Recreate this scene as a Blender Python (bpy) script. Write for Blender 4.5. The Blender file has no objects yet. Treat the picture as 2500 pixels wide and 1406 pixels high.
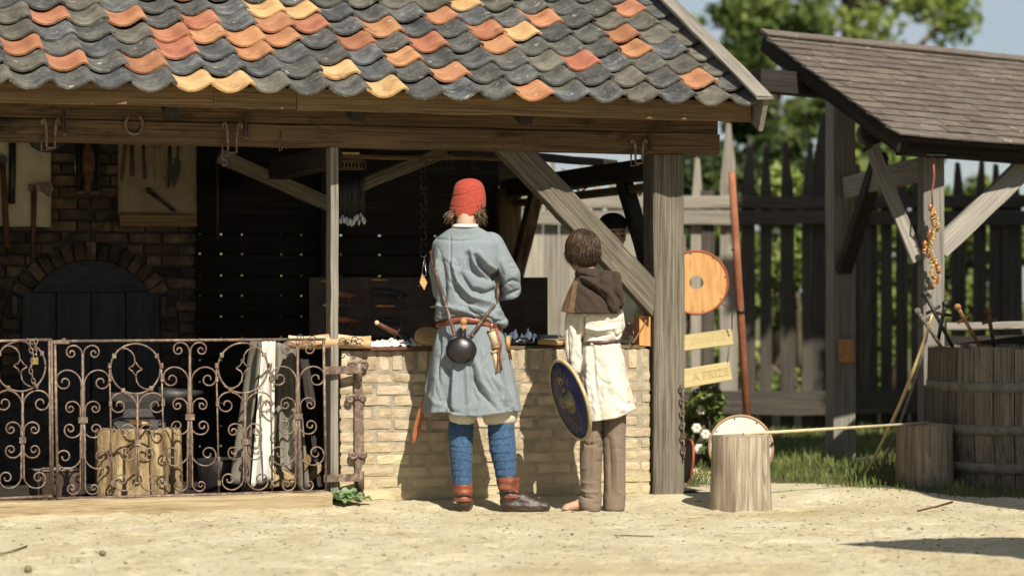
import bpy, bmesh, math, random
import numpy as np
from mathutils import Vector, Matrix, noise as mnoise

sc = bpy.context.scene
COL = sc.collection
V = Vector
rnd = random.Random(11)
PI = math.pi

# ------------------------------------------------------------------ camera
FPX, HY, CAMH = 6250.0, 740.0, 1.11          # focal length in photo pixels, horizon row, eye height
cam_d = bpy.data.cameras.new('camera'); cam = bpy.data.objects.new('camera', cam_d); COL.objects.link(cam)
cam_d.sensor_width = 36; cam_d.lens = FPX / 2500 * 36
cam_d.shift_y = (HY - 703) / 2500
cam_d.clip_start = .1; cam_d.clip_end = 3000
cam.location = (0, 0, CAMH); cam.rotation_euler = (PI / 2, 0, 0)
cam_d.dof.use_dof = True; cam_d.dof.focus_distance = 14.1; cam_d.dof.aperture_fstop = 1.7
sc.camera = cam

# ------------------------------------------------------------------ frames
TH = math.radians(18)                        # the tiled shed is turned 18 degrees
E1 = V((math.cos(TH), math.sin(TH), 0)); E2 = V((-math.sin(TH), math.cos(TH), 0)); OR = V((-.105, 14.6, 0))
def B(a, b, z): return OR + E1 * a + E2 * b + V((0, 0, z))
def U(px, py, Y): return V(((px - 1250) * Y / FPX, Y, CAMH + (HY - py) * Y / FPX))
def FB(px, py, b):
    d = V(((px - 1250) / FPX, 1, (HY - py) / FPX)); t = (b + OR.dot(E2)) / d.dot(E2)
    return V((d.x * t, t, CAMH + d.z * t))
def A(px, b): return (FB(px, 0, b) - OR).dot(E1)
def AZ(px, py, b):
    P = FB(px, py, b); return (P - OR).dot(E1), P.z
def bcoord(P): return (V((P.x, P.y, 0)) - OR).dot(E2)

# ------------------------------------------------------------------ world, sun, exposure
SUNT = (E1 * -.07 + E2 + V((0, 0, -1.0))).normalized()      # the way the light travels
world = bpy.data.worlds.new('World'); sc.world = world; world.use_nodes = True
wn = world.node_tree; wn.nodes.clear()
sky = wn.nodes.new('ShaderNodeTexSky'); sky.sky_type = 'NISHITA'; sky.sun_disc = False
sky.sun_elevation = math.asin(-SUNT.z); sky.sun_rotation = math.atan2(-SUNT.x, -SUNT.y)
sky.air_density = 1.0; sky.dust_density = .7; sky.ozone_density = 1.6
wtc = wn.nodes.new('ShaderNodeTexCoord'); wmap = wn.nodes.new('ShaderNodeMapping'); wmap.inputs['Scale'].default_value = (1, 1, 2.6)
wno = wn.nodes.new('ShaderNodeTexNoise'); wno.inputs['Scale'].default_value = 5.5; wno.inputs['Detail'].default_value = 5
wmap.inputs['Location'].default_value = (.25, .1, .33)
wcr = wn.nodes.new('ShaderNodeValToRGB'); wcr.color_ramp.elements[0].position = .34; wcr.color_ramp.elements[1].position = .58
wmx = wn.nodes.new('ShaderNodeMix'); wmx.data_type = 'RGBA'
wmx.inputs[7].default_value = (5.8, 6.2, 6.8, 1)
wbg = wn.nodes.new('ShaderNodeBackground'); wbg.inputs['Strength'].default_value = .05
wout = wn.nodes.new('ShaderNodeOutputWorld')
L = wn.links.new
L(wtc.outputs['Generated'], wmap.inputs['Vector']); L(wmap.outputs[0], wno.inputs['Vector']); L(wno.outputs['Fac'], wcr.inputs[0])
L(wcr.outputs[0], wmx.inputs[0]); L(sky.outputs[0], wmx.inputs[6]); L(wmx.outputs[2], wbg.inputs[0]); L(wbg.outputs[0], wout.inputs[0])
sun_d = bpy.data.lights.new('sun', 'SUN'); sun_d.energy = 5.0; sun_d.angle = math.radians(.5); sun_d.color = (1, .94, .81)
sun = bpy.data.objects.new('sun', sun_d); COL.objects.link(sun); sun.location = (4, -4, 12)
sun.rotation_euler = SUNT.to_track_quat('-Z', 'Y').to_euler()
vs = sc.view_settings; vs.view_transform = 'Standard'; vs.look = 'None'; vs.exposure = .82; vs.gamma = 1; vs.use_curve_mapping = False
sc.render.engine = 'CYCLES'
sc.cycles.use_denoising = True
sc.cycles.max_bounces = 6; sc.cycles.diffuse_bounces = 3; sc.cycles.transparent_max_bounces = 8
sc.cycles.use_adaptive_sampling = True; sc.cycles.adaptive_threshold = .02

# ------------------------------------------------------------------ object helpers
def link(o, parent=None, M=None):
    COL.objects.link(o)
    if parent is not None: o.parent = parent
    if M is not None:
        off = PW.get(parent.name, V((0, 0, 0))) if parent is not None else V((0, 0, 0))
        o.matrix_basis = Matrix.Translation(-off) @ M
    return o
PW = {}                                       # world origin of every parent
def tag(o, label=None, cat=None, group=None, kind=None):
    for k, v in (('label', label), ('category', cat), ('group', group), ('kind', kind)):
        if v: o[k] = v
    return o
def thing(name, label, cat, loc=(0, 0, 0), group=None):
    o = bpy.data.objects.new(name, None); COL.objects.link(o); o.empty_display_size = .1
    o.location = loc; PW[o.name] = V(loc)
    return tag(o, label, cat, group)

class MB:
    def __init__(s): s.v = []; s.f = []
    def add(s, vs_, fs):
        n = len(s.v); s.v += [tuple(p) for p in vs_]; s.f += [tuple(i + n for i in f) for f in fs]; return s
    def box(s, c, sx, sy, sz, M=None):
        vs_ = [V((x * sx / 2, y * sy / 2, z * sz / 2)) for x in (-1, 1) for y in (-1, 1) for z in (-1, 1)]
        if M is not None: vs_ = [M @ p for p in vs_]
        c = V(c)
        return s.add([c + p for p in vs_], [(0, 1, 3, 2), (4, 6, 7, 5), (0, 4, 5, 1), (2, 3, 7, 6), (0, 2, 6, 4), (1, 5, 7, 3)])
    def loft(s, rings, close=True, cap0=True, cap1=True):
        n = len(rings[0]); vs_ = [p for r in rings for p in r]; fs = []
        for i in range(len(rings) - 1):
            for j in range(n if close else n - 1):
                k = (j + 1) % n
                fs.append((i * n + j, i * n + k, (i + 1) * n + k, (i + 1) * n + j))
        if cap0: fs.append(tuple(range(n))[::-1])
        if cap1: fs.append(tuple((len(rings) - 1) * n + j for j in range(n)))
        return s.add(vs_, fs)
    def tube(s, path, r, n=8, caps=True, flat=1.0):
        path = [V(p) for p in path]; m = len(path)
        if not hasattr(r, '__len__'): r = [r] * m
        t0 = (path[1] - path[0]).normalized()
        u = t0.cross(V((0, 0, 1)));
        if u.length < .05: u = t0.cross(V((0, 1, 0)))
        u.normalize(); rings = []
        for i, p in enumerate(path):
            t = (path[min(i + 1, m - 1)] - path[max(i - 1, 0)])
            if t.length > 1e-9: t.normalize()
            else: t = t0
            u = (u - t * u.dot(t)); u.normalize(); w = t.cross(u)
            rings.append([p + (u * math.cos(2 * PI * j / n) + w * math.sin(2 * PI * j / n) * flat) * r[i] for j in range(n)])
        return s.loft(rings, True, caps, caps)
    def lathe(s, prof, c=(0, 0, 0), n=24, M=None, jit=None, caps=True):
        c = V(c); rings = []
        for r, z in prof:
            ring = []
            for j in range(n):
                a = 2 * PI * j / n; q = r * (jit(a, z) if jit else 1)
                p = V((q * math.cos(a), q * math.sin(a), z))
                ring.append(c + (M @ p if M is not None else p))
            rings.append(ring)
        return s.loft(rings, True, caps, caps)
    def cap(s, p0, p1, r0, r1, n=14):          # tapered capsule
        p0, p1 = V(p0), V(p1); d = p1 - p0; Lg = max(d.length, 1e-6); d = d / Lg
        q = d.to_track_quat('Z', 'Y').to_matrix(); prof = []
        for k in range(1, 7): t = PI / 2 * (1 - k / 6); prof.append((r0 * math.cos(t), -r0 * math.sin(t)))
        for k in range(6): t = PI / 2 * k / 6; prof.append((r1 * math.cos(t), Lg + r1 * math.sin(t)))
        return s.lathe(prof, p0, n, q)
    def ell(s, c, rx, ry, rz, M=None, n=18):
        prof = [(math.sin(PI * k / 12), -math.cos(PI * k / 12)) for k in range(1, 12)]
        S = Matrix.Diagonal(V((rx, ry, rz))); MM = M @ S if M is not None else S
        return s.lathe(prof, c, n, MM)
    def mesh(s, name, off=V((0, 0, 0)), smooth=True):
        me = bpy.data.meshes.new(name); o = V(off)
        me.from_pydata([(p[0] - o.x, p[1] - o.y, p[2] - o.z) for p in s.v], [], s.f)
        me.update()
        if smooth: me.shade_smooth()
        return me
    def build(s, name, mat, parent=None, smooth=True, origin=None):
        if parent is not None:
            me = s.mesh(name, PW.get(parent.name, V((0, 0, 0))), smooth); o = bpy.data.objects.new(name, me); link(o, parent)
            PW[o.name] = PW.get(parent.name, V((0, 0, 0)))
        else:
            org = V(origin) if origin is not None else (V(min(s.v, key=lambda p: p[2])) if s.v else V((0, 0, 0)))
            me = s.mesh(name, org, smooth); o = bpy.data.objects.new(name, me); link(o); o.location = org; PW[o.name] = org
        me.materials.append(mat)
        return o

def autosmooth(o, ang=40):
    me = o.data; me.shade_smooth()
    try: me.set_sharp_from_angle(angle=math.radians(ang))
    except Exception: pass
    return o

def board(name, p0, p1, w, t, mat, parent=None, nrm=None, sub=7, jit=.0025, bev=.005, taper=1.0, bow=0.0, seed=None, cutx=(0, 0)):
    """a sawn timber from p0 to p1 (its centre line): w across, t along nrm; local X is the grain"""
    p0, p1 = V(p0), V(p1); x = p1 - p0; Lg = x.length; x.normalize()
    nrm = V(nrm) if nrm is not None else -E2
    z = (nrm - x * nrm.dot(x)).normalized(); y = z.cross(x)
    r = random.Random(seed if seed is not None else rnd.random()); rings = []
    k = 1.0
    for i in range(sub + 1):
        f = i / sub; k = 1 + (taper - 1) * f
        W, T = w / 2 * k, t / 2 * k; bb = min(bev, W * .4, T * .4)
        cs = [(-W, -T + bb), (-W + bb, -T), (W - bb, -T), (W, -T + bb), (W, T - bb), (W - bb, T), (-W + bb, T), (-W, T - bb)]
        dy, dz = r.uniform(-jit, jit), r.uniform(-jit, jit) + bow * 4 * f * (1 - f)
        ring = []
        for (yy, zz) in cs:
            xx = f * Lg
            if i == 0: xx += cutx[0] * yy / W if W else 0
            if i == sub: xx += cutx[1] * yy / W if W else 0
            ring.append((xx + (r.uniform(-jit, jit) if i in (0, sub) else 0), yy + dy + r.uniform(-jit, jit) * .6, zz + dz + r.uniform(-jit, jit) * .4))
        rings.append(ring)
    mb = MB(); mb.loft(rings); me = mb.mesh(name, smooth=False); me.materials.append(mat)
    o = bpy.data.objects.new(name, me)
    M = Matrix((x, y, z)).transposed().to_4x4(); M.translation = p0
    link(o, parent, M); PW[o.name] = PW.get(parent.name, V((0, 0, 0))) if parent is not None else p0
    return o

def blob(prims, voxel=.008, smooth=8, factor=.5):
    """one continuous skin round a set of overlapping closed shapes; returns a mesh in world space"""
    me = prims.mesh('tmp'); bm = bmesh.new(); bm.from_mesh(me); bmesh.ops.recalc_face_normals(bm, faces=bm.faces); bm.to_mesh(me); bm.free()
    o = bpy.data.objects.new('tmp', me); COL.objects.link(o)
    m = o.modifiers.new('r', 'REMESH'); m.mode = 'VOXEL'; m.voxel_size = voxel; m.use_smooth_shade = True
    m = o.modifiers.new('s', 'SMOOTH'); m.factor = factor; m.iterations = smooth
    dg = bpy.context.evaluated_depsgraph_get(); out = bpy.data.meshes.new_from_object(o.evaluated_get(dg))
    bpy.data.objects.remove(o); bpy.data.meshes.remove(me)
    return out
def displace(me, fn):
    n = len(me.vertices); co = np.empty(n * 3); me.vertices.foreach_get('co', co); co = co.reshape(-1, 3)
    no = np.empty(n * 3); me.vertex_normals.foreach_get('vector', no); no = no.reshape(-1, 3)
    me.vertices.foreach_set('co', (co + no * fn(co, no)[:, None]).ravel()); me.update()
def place(me, name, mat, parent):
    n = len(me.vertices); co = np.empty(n * 3); me.vertices.foreach_get('co', co)
    off = PW.get(parent.name, V((0, 0, 0))); co = co.reshape(-1, 3) - np.array(off); me.vertices.foreach_set('co', co.ravel()); me.update()
    me.name = name; me.materials.clear(); me.materials.append(mat); me.shade_smooth()
    o = bpy.data.objects.new(name, me); link(o, parent); PW[o.name] = off
    return o
def sn(co, f, seed=0.0):                      # cheap smooth noise, summed sines
    x, y, z = co[:, 0] * f + seed, co[:, 1] * f + seed * 1.7, co[:, 2] * f - seed
    return (np.sin(x * 1.9 + 1.3 * np.sin(y * 2.3 + z)) + np.sin(z * 2.7 + 1.1 * np.sin(x * 1.7 - y)) + np.sin(y * 2.1 + x * .8 + 1.2 * np.sin(z * 1.4))) / 3
def crease(co, no, segs, Y):
    """folds traced as polylines of photo pixels at depth Y: (points, width m, height m)"""
    d = np.zeros(len(co)); back = np.clip(-no[:, 1] * 2 + .3, 0, 1)
    for pts, w, h in segs:
        P = [U(px, py, Y) for px, py in pts]; best = np.full(len(co), 9.)
        tt = np.zeros(len(co))
        for i in range(len(P) - 1):
            a = np.array((P[i].x, P[i].z)); b = np.array((P[i + 1].x, P[i + 1].z)); ab = b - a
            q = co[:, (0, 2)] - a; t = np.clip((q @ ab) / (ab @ ab), 0, 1); dist = np.hypot(*(q - t[:, None] * ab).T)
            u = dist < best; best = np.where(u, dist, best); tt = np.where(u, (i + t) / (len(P) - 1), tt)
        d += h * np.exp(-(best / w) ** 2) * np.clip(1.25 - 1.5 * np.abs(tt - .45), .15, 1) * back
    return d

# ------------------------------------------------------------------ materials
def S(r, g, b, k=.6):
    f = lambda c: ((c / 255 + .055) / 1.055) ** 2.4 if c > 10 else c / 255 / 12.92
    R_, G_, B_ = f(r) * k, f(g) * k, f(b) * k; l = .3 * R_ + .6 * G_ + .1 * B_; d = .14
    return (R_ + (l - R_) * d, G_ + (l - G_) * d, B_ + (l - B_) * d, 1)
def pmat(name, ramp, scale=6, detail=5, stretch=(1, 1, 1), rough=.85, bump=.3, bscale=None, bstretch=None, metallic=0, spec=.25,
         rv=.0, hv=.0, spots=None, coord='Object', distort=0, sheen=0, trans=0, dust=None, bdist=.01):
    m = bpy.data.materials.new(name); m.use_nodes = True; nt = m.node_tree; N = nt.nodes.new; K = nt.links.new
    bs = nt.nodes['Principled BSDF']; tc = N('ShaderNodeTexCoord'); oi = N('ShaderNodeObjectInfo')
    bs.inputs['Roughness'].default_value = rough; bs.inputs['Metallic'].default_value = metallic; bs.inputs['Specular IOR Level'].default_value = spec
    if sheen: bs.inputs['Sheen Weight'].default_value = sheen; bs.inputs['Sheen Roughness'].default_value = .6
    off = N('ShaderNodeVectorMath'); off.operation = 'MULTIPLY_ADD'; off.inputs[1].default_value = (1, 1, 1)
    mr = N('ShaderNodeMath'); mr.operation = 'MULTIPLY'; mr.inputs[1].default_value = 37.0; K(oi.outputs['Random'], mr.inputs[0])
    K(tc.outputs[coord], off.inputs[0]); K(mr.outputs[0], off.inputs[2])
    def noise_(sc_, st, det, dis=0, rough_=.6):
        mp = N('ShaderNodeMapping'); mp.inputs['Scale'].default_value = st; K(off.outputs[0], mp.inputs[0])
        n = N('ShaderNodeTexNoise'); n.inputs['Scale'].default_value = sc_; n.inputs['Detail'].default_value = det
        n.inputs['Roughness'].default_value = rough_; n.inputs['Distortion'].default_value = dis; K(mp.outputs[0], n.inputs['Vector']); return n
    n1 = noise_(scale, stretch, detail, distort); cr = N('ShaderNodeValToRGB'); K(n1.outputs['Fac'], cr.inputs[0])
    el = cr.color_ramp.elements
    while len(el) < len(ramp): el.new(.5)
    for e, (p, c) in zip(el, ramp): e.position = p; e.color = c
    c = cr.outputs[0]
    for sp in (spots or []):                 # (colour, scale, threshold, softness, stretch)
        n = noise_(sp[1], sp[4] if len(sp) > 4 else (1, 1, 1), 4, .3, .65); r = N('ShaderNodeValToRGB')
        r.color_ramp.elements[0].position = sp[2]; r.color_ramp.elements[1].position = min(1, sp[2] + sp[3]); K(n.outputs['Fac'], r.inputs[0])
        mx = N('ShaderNodeMix'); mx.data_type = 'RGBA'; mx.inputs[7].default_value = sp[0]; K(r.outputs[0], mx.inputs[0]); K(c, mx.inputs[6]); c = mx.outputs[2]
    if dust:                                 # (colour, z where it fades out): wind-blown sand clinging low down
        ge = N('ShaderNodeNewGeometry'); sx = N('ShaderNodeSeparateXYZ'); K(ge.outputs['Position'], sx.inputs[0])
        nd = noise_(5, (1, 1, 1), 4); ad = N('ShaderNodeMath'); ad.operation = 'MULTIPLY_ADD'; ad.inputs[1].default_value = -dust[1] * .9; K(nd.outputs['Fac'], ad.inputs[0]); K(sx.outputs['Z'], ad.inputs[2])
        md = N('ShaderNodeMapRange'); md.inputs[1].default_value = -dust[1] * .45; md.inputs[2].default_value = dust[1] * .55; md.inputs[3].default_value = dust[2]; md.inputs[4].default_value = 0; K(ad.outputs[0], md.inputs[0])
        mx = N('ShaderNodeMix'); mx.data_type = 'RGBA'; mx.inputs[7].default_value = dust[0]; K(md.outputs[0], mx.inputs[0]); K(c, mx.inputs[6]); c = mx.outputs[2]
    if rv or hv:
        hs = N('ShaderNodeHueSaturation'); mv = N('ShaderNodeMapRange'); mv.inputs[3].default_value = 1 - rv; mv.inputs[4].default_value = 1 + rv
        K(oi.outputs['Random'], mv.inputs[0]); K(mv.outputs[0], hs.inputs['Value'])
        if hv:
            fr = N('ShaderNodeMath'); fr.operation = 'FRACT'; K(mr.outputs[0], fr.inputs[0])
            mh = N('ShaderNodeMapRange'); mh.inputs[3].default_value = .5 - hv; mh.inputs[4].default_value = .5 + hv; K(fr.outputs[0], mh.inputs[0]); K(mh.outputs[0], hs.inputs['Hue'])
        K(c, hs.inputs['Color']); c = hs.outputs[0]
    K(c, bs.inputs['Base Color'])
    if bump:
        n2 = noise_(bscale or scale * 4, bstretch or stretch, 6, 0, .65); bp = N('ShaderNodeBump'); bp.inputs['Strength'].default_value = bump; bp.inputs['Distance'].default_value = bdist
        K(n2.outputs['Fac'], bp.inputs['Height']); K(bp.outputs[0], bs.inputs['Normal'])
    if trans:
        tr = N('ShaderNodeBsdfTranslucent'); K(c, tr.inputs[0]); ms = N('ShaderNodeMixShader'); ms.inputs[0].default_value = trans
        K(bs.outputs[0], ms.inputs[1]); K(tr.outputs[0], ms.inputs[2]); K(ms.outputs[0], nt.nodes['Material Output'].inputs[0])
    return m
def wood(name, dark, mid, light, rv=.12, rough=.85, bump=.5, stain=None, st=(.45, 26, 26), scale=4.0):
    vs3 = tuple(.35 if q < 1.3 else 30 for q in st); vk = tuple(1.0 if q < 1.3 else 3.2 for q in st)
    sp = [(tuple(x * .35 for x in dark[:3]) + (1,), 5, .62, .07, vs3)]
    sp.append((tuple(x * .55 for x in dark[:3]) + (1,), 3.2, .70, .05, vk))
    sp.append((tuple(x * .8 for x in light[:3]) + (1,), 1.4, .55, .3, vk))
    if stain: sp.append(stain)
    return pmat(name, [(.3, dark), (.5, mid), (.7, light)], scale=scale, detail=10, stretch=st, rough=rough, bump=bump, bscale=9, bstretch=tuple(.8 if q < 1.3 else 40 for q in st), rv=rv, spots=sp, distort=.25, bdist=.006)

M = {}
M['oak'] = wood('oak_weathered', S(74, 67, 56), S(124, 114, 97), S(166, 154, 132), bump=.9)
M['oak_grey'] = wood('oak_grey', S(94, 88, 78), S(146, 138, 124), S(182, 172, 154))
M['oak_brown'] = wood('oak_brown', S(78, 58, 36), S(122, 95, 62), S(158, 126, 86), stain=((S(34, 28, 22)), 2.6, .54, .14, (.6, 2.5, 2.5)))
M['fascia'] = wood('fascia_wood', S(96, 74, 44), S(138, 108, 66), S(172, 138, 90))
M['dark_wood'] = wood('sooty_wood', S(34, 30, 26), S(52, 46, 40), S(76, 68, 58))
M['pine'] = wood('pine_new', S(190, 142, 78), S(214, 168, 98), S(230, 190, 124), bump=.2)
M['signwood'] = wood('sign_wood', S(206, 178, 110), S(224, 200, 132), S(236, 216, 152), bump=.15)
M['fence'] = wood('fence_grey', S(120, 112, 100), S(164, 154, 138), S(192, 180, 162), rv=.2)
M['shed_wood'] = wood('shed_wood', S(112, 106, 97), S(158, 150, 138), S(190, 181, 166), rv=.15)
M['fence_shaded'] = wood('fence_grey_shaded', S(50, 45, 40), S(76, 69, 61), S(104, 95, 84), rv=.22)  # fence timber with its shade put into a darker base colour
M['tub'] = wood('tub_stave', S(80, 70, 60), S(128, 116, 100), S(176, 162, 140), rv=.25, st=(26, 26, .45))
M['stump'] = wood('stump_side', S(120, 102, 80), S(168, 150, 124), S(206, 190, 164), st=(13, 13, .5), stain=(S(214, 198, 172), 7, .58, .10, (1, 1, .3)))
M['chopblock'] = pmat('chopping_block', [(.3, S(96, 72, 44)), (.5, S(168, 138, 90)), (.7, S(216, 188, 132))], scale=5, stretch=(3, 3, .8), detail=9, bump=1, bscale=7, rough=.9, bdist=.03)
M['endgrain'] = pmat('end_grain', [(.3, S(150, 124, 92)), (.7, S(206, 184, 150))], scale=14, bump=.3)
M['shingle'] = pmat('shingle', [(.3, S(88, 78, 70)), (.55, S(116, 104, 94)), (.75, S(142, 130, 118))], scale=7, stretch=(1, 8, 8), bump=.5, bscale=14, rv=.16, hv=.012, spots=[(S(206, 200, 160), 11, .66, .05)], rough=.9)
lich = [(S(172, 171, 158), 14, .63, .07), (S(48, 46, 41), 6, .55, .22), (S(124, 123, 116), 34, .57, .1), (S(92, 92, 62), 4, .62, .12)]
M['tile_grey'] = pmat('tile_slate', [(.3, S(66, 64, 60)), (.5, S(88, 86, 81)), (.72, S(118, 115, 106))], scale=9, detail=7, rough=.8, bump=.4, bscale=40, rv=.22, hv=.008, spots=lich, spec=.25)
M['tile_blue'] = pmat('tile_blue_grey', [(.3, S(66, 67, 69)), (.5, S(90, 91, 92)), (.72, S(132, 131, 127))], scale=9, detail=7, rough=.76, bump=.4, bscale=40, rv=.2, hv=.006, spots=lich, spec=.2)
M['tile_brown'] = pmat('tile_olive', [(.3, S(80, 75, 64)), (.5, S(106, 100, 87)), (.72, S(134, 127, 109))], scale=9, detail=6, rough=.7, bump=.25, bscale=40, rv=.2, hv=.01, spots=lich, spec=.25)
dirt = [(S(112, 78, 58), 7, .55, .25), (S(220, 206, 180), 15, .68, .06), (S(150, 104, 76), 26, .58, .14)]
M['tile_orange'] = pmat('tile_orange', [(.3, S(168, 104, 64)), (.5, S(196, 130, 82)), (.72, S(212, 152, 102))], scale=6, rough=.75, bump=.2, bscale=40, rv=.08, hv=.008, spots=dirt)
M['tile_red'] = pmat('tile_red', [(.3, S(150, 88, 56)), (.5, S(176, 108, 70)), (.72, S(196, 134, 94))], scale=6, rough=.75, bump=.2, bscale=40, rv=.1, hv=.008, spots=dirt)
M['tile_yellow'] = pmat('tile_yellow', [(.3, S(194, 144, 86)), (.5, S(214, 168, 104)), (.72, S(226, 186, 126))], scale=6, rough=.75, bump=.2, bscale=40, rv=.06, spots=dirt[:1])
M['brick'] = pmat('brick_yellow', [(.26, S(164, 136, 100)), (.5, S(206, 182, 146)), (.74, S(230, 212, 178))], scale=9, detail=8, rough=.92, bump=.9, bscale=26, rv=.14, hv=.012, spots=[(S(128, 92, 58), 16, .66, .1)], bdist=.012, dust=(S(222, 200, 152), .42, .8))
M['mortar'] = pmat('mortar', [(.3, S(150, 138, 116)), (.7, S(196, 182, 152))], scale=20, bump=.7, bscale=60, rough=.95, dust=(S(218, 196, 148), .42, .8))
M['forge_brick'] = pmat('forge_brick', [(.28, S(58, 46, 38)), (.5, S(94, 74, 57)), (.72, S(138, 114, 86))], scale=6, detail=7, rough=.93, bump=.7, bscale=26, rv=.35, hv=.015, spots=[(S(34, 30, 28), 3.2, .5, .2)])
M['forge_mortar'] = pmat('forge_mortar', [(.3, S(58, 56, 54)), (.7, S(92, 88, 84))], scale=14, bump=.6, bscale=50, rough=.95)
M['rust'] = pmat('rusty_iron', [(.3, S(92, 69, 56)), (.5, S(130, 104, 86)), (.72, S(178, 154, 130))], scale=30, rough=.5, bump=.4, bscale=90, metallic=.25, spec=.5)
M['rust_pole'] = pmat('rust_pole', [(.3, S(146, 84, 52)), (.6, S(176, 108, 70)), (.8, S(196, 132, 92))], scale=9, rough=.8, bump=.2)
M['iron'] = pmat('dark_iron', [(.3, S(48, 46, 46)), (.6, S(76, 72, 70)), (.8, S(104, 98, 92))], scale=22, rough=.5, bump=.3, metallic=.6, spec=.5)
M['steel'] = pmat('steel', [(.3, S(150, 150, 150)), (.7, S(200, 200, 198))], scale=30, rough=.3, bump=.05, metallic=1)
M['brass'] = pmat('brass', [(.3, S(190, 150, 60)), (.7, S(236, 200, 110))], scale=30, rough=.35, bump=.05, metallic=.9)
M['sand'] = None
M['canvas'] = pmat('canvas', [(.3, S(196, 186, 152)), (.6, S(222, 212, 176)), (.8, S(236, 226, 192))], scale=8, bump=.3, bscale=200)
M['burlap'] = pmat('burlap', [(.3, S(146, 128, 100)), (.6, S(172, 152, 122)), (.8, S(186, 166, 136))], scale=8, bump=.4, bscale=220)
M['linen'] = pmat('linen', [(.3, S(232, 220, 196)), (.6, S(244, 235, 214)), (.8, S(250, 244, 228))], scale=5, bump=.35, bscale=300, rough=.95, sheen=.03)
M['white_cloth_shaded'] = pmat('white_cloth_shaded', [(.3, S(128, 120, 106)), (.7, S(160, 152, 136))], scale=5, bump=.2, bscale=200, rough=.95)  # white cloth's shaded sides, the shade put into a grey base colour
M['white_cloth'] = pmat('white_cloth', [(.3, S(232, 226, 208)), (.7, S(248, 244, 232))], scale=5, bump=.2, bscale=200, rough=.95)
M['wool_blue'] = pmat('wool_grey_blue', [(.3, S(128, 139, 145)), (.5, S(140, 151, 157)), (.7, S(152, 162, 167))], scale=160, detail=2, bump=.5, bscale=420, rough=.97, sheen=.03, bdist=.003, spots=[(S(118, 132, 141), 9, .58, .3)])
M['wrap'] = pmat('leg_wrap_blue', [(.3, S(48, 80, 118)), (.5, S(60, 96, 136)), (.72, S(80, 118, 156))], scale=60, detail=4, bump=.5, bscale=260, rough=.95, sheen=.03, bdist=.003)
M['felt_red'] = pmat('felt_red', [(.3, S(172, 54, 34)), (.5, S(184, 63, 40)), (.7, S(196, 74, 48))], scale=60, bump=.4, bscale=240, rough=.97, sheen=.03, bdist=.003)
M['leather_red'] = pmat('leather_red_brown', [(.3, S(104, 46, 24)), (.5, S(150, 72, 36)), (.72, S(188, 104, 58))], scale=14, rough=.42, bump=.4, bscale=60, spec=.5)
M['leather_dark'] = pmat('leather_dark', [(.3, S(46, 34, 28)), (.55, S(80, 60, 48)), (.75, S(120, 96, 78))], scale=10, rough=.45, bump=.35, bscale=70, spec=.5)
M['leather_black'] = pmat('leather_black', [(.3, S(20, 16, 16)), (.6, S(34, 28, 28)), (.8, S(52, 44, 42))], scale=14, rough=.34, bump=.2, bscale=60, spec=.6)
M['leather_strap'] = pmat('leather_strap', [(.3, S(72, 48, 38)), (.7, S(112, 78, 62))], scale=20, rough=.45, bump=.2, spec=.5)
M['leather_tan'] = pmat('leather_tan', [(.3, S(170, 92, 40)), (.7, S(206, 124, 62))], scale=10, rough=.5, bump=.2, spec=.5)
M['hood'] = pmat('hood_brown', [(.3, S(62, 46, 37)), (.5, S(70, 53, 43)), (.7, S(80, 62, 51))], scale=120, bump=.4, bscale=260, rough=.97, sheen=.03, bdist=.003)
M['hood_patch'] = pmat('hood_patch', [(.3, S(100, 72, 44)), (.5, S(128, 96, 62)), (.7, S(150, 116, 78))], scale=50, bump=.4, bscale=260, rough=.97, sheen=.03)
M['trouser'] = pmat('trouser_brown', [(.3, S(130, 110, 90)), (.5, S(140, 120, 99)), (.7, S(150, 130, 109))], scale=150, detail=3, bump=.5, bscale=280, rough=.97, sheen=.03, bdist=.003)
M['skin'] = pmat('skin', [(.3, S(214, 160, 128)), (.7, S(232, 184, 152))], scale=12, rough=.5, bump=.08, bscale=120, spec=.35)
M['skin_foot'] = pmat('skin_dusty', [(.3, S(190, 140, 112)), (.7, S(224, 176, 144))], scale=20, rough=.6, bump=.1, bscale=120)
M['hair_dark'] = pmat('hair_dark', [(.3, S(30, 21, 15)), (.5, S(58, 41, 29)), (.68, S(122, 90, 64))], scale=110, detail=2, stretch=(2, 2, .5), rough=.55, bump=0, spec=.25)
M['hair_light'] = pmat('hair_light', [(.3, S(84, 60, 42)), (.7, S(140, 106, 76))], scale=30, rough=.5, bump=0, spec=.3)
M['hair_brown'] = pmat('hair_brown', [(.3, S(70, 46, 24)), (.6, S(122, 88, 52)), (.8, S(172, 134, 86))], scale=30, rough=.42, bump=0, spec=.55)
M['green_shirt'] = pmat('shirt_pale_green', [(.3, S(236, 238, 198)), (.7, S(248, 250, 214))], scale=8, bump=.2, bscale=200, rough=.95)
M['cap_black'] = pmat('cap_black', [(.3, S(24, 18, 22)), (.7, S(40, 30, 34))], scale=20, bump=.2, rough=.9)
M['blue_paint'] = pmat('shield_blue', [(.3, S(34, 38, 96)), (.6, S(44, 52, 116)), (.8, S(60, 66, 128))], scale=9, rough=.5, bump=.15, spots=[(S(120, 104, 70), 14, .72, .06)])
M['gold_paint'] = pmat('gold_paint', [(.3, S(150, 124, 70)), (.7, S(186, 160, 100))], scale=20, rough=.5, bump=.1)
M['rim'] = pmat('rawhide_rim', [(.3, S(186, 160, 104)), (.7, S(226, 204, 146))], scale=16, rough=.6, bump=.2)
M['boss'] = pmat('boss_iron', [(.3, S(110, 98, 74)), (.6, S(150, 140, 116)), (.8, S(196, 188, 168))], scale=26, rough=.38, bump=.3, metallic=.75)
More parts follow.
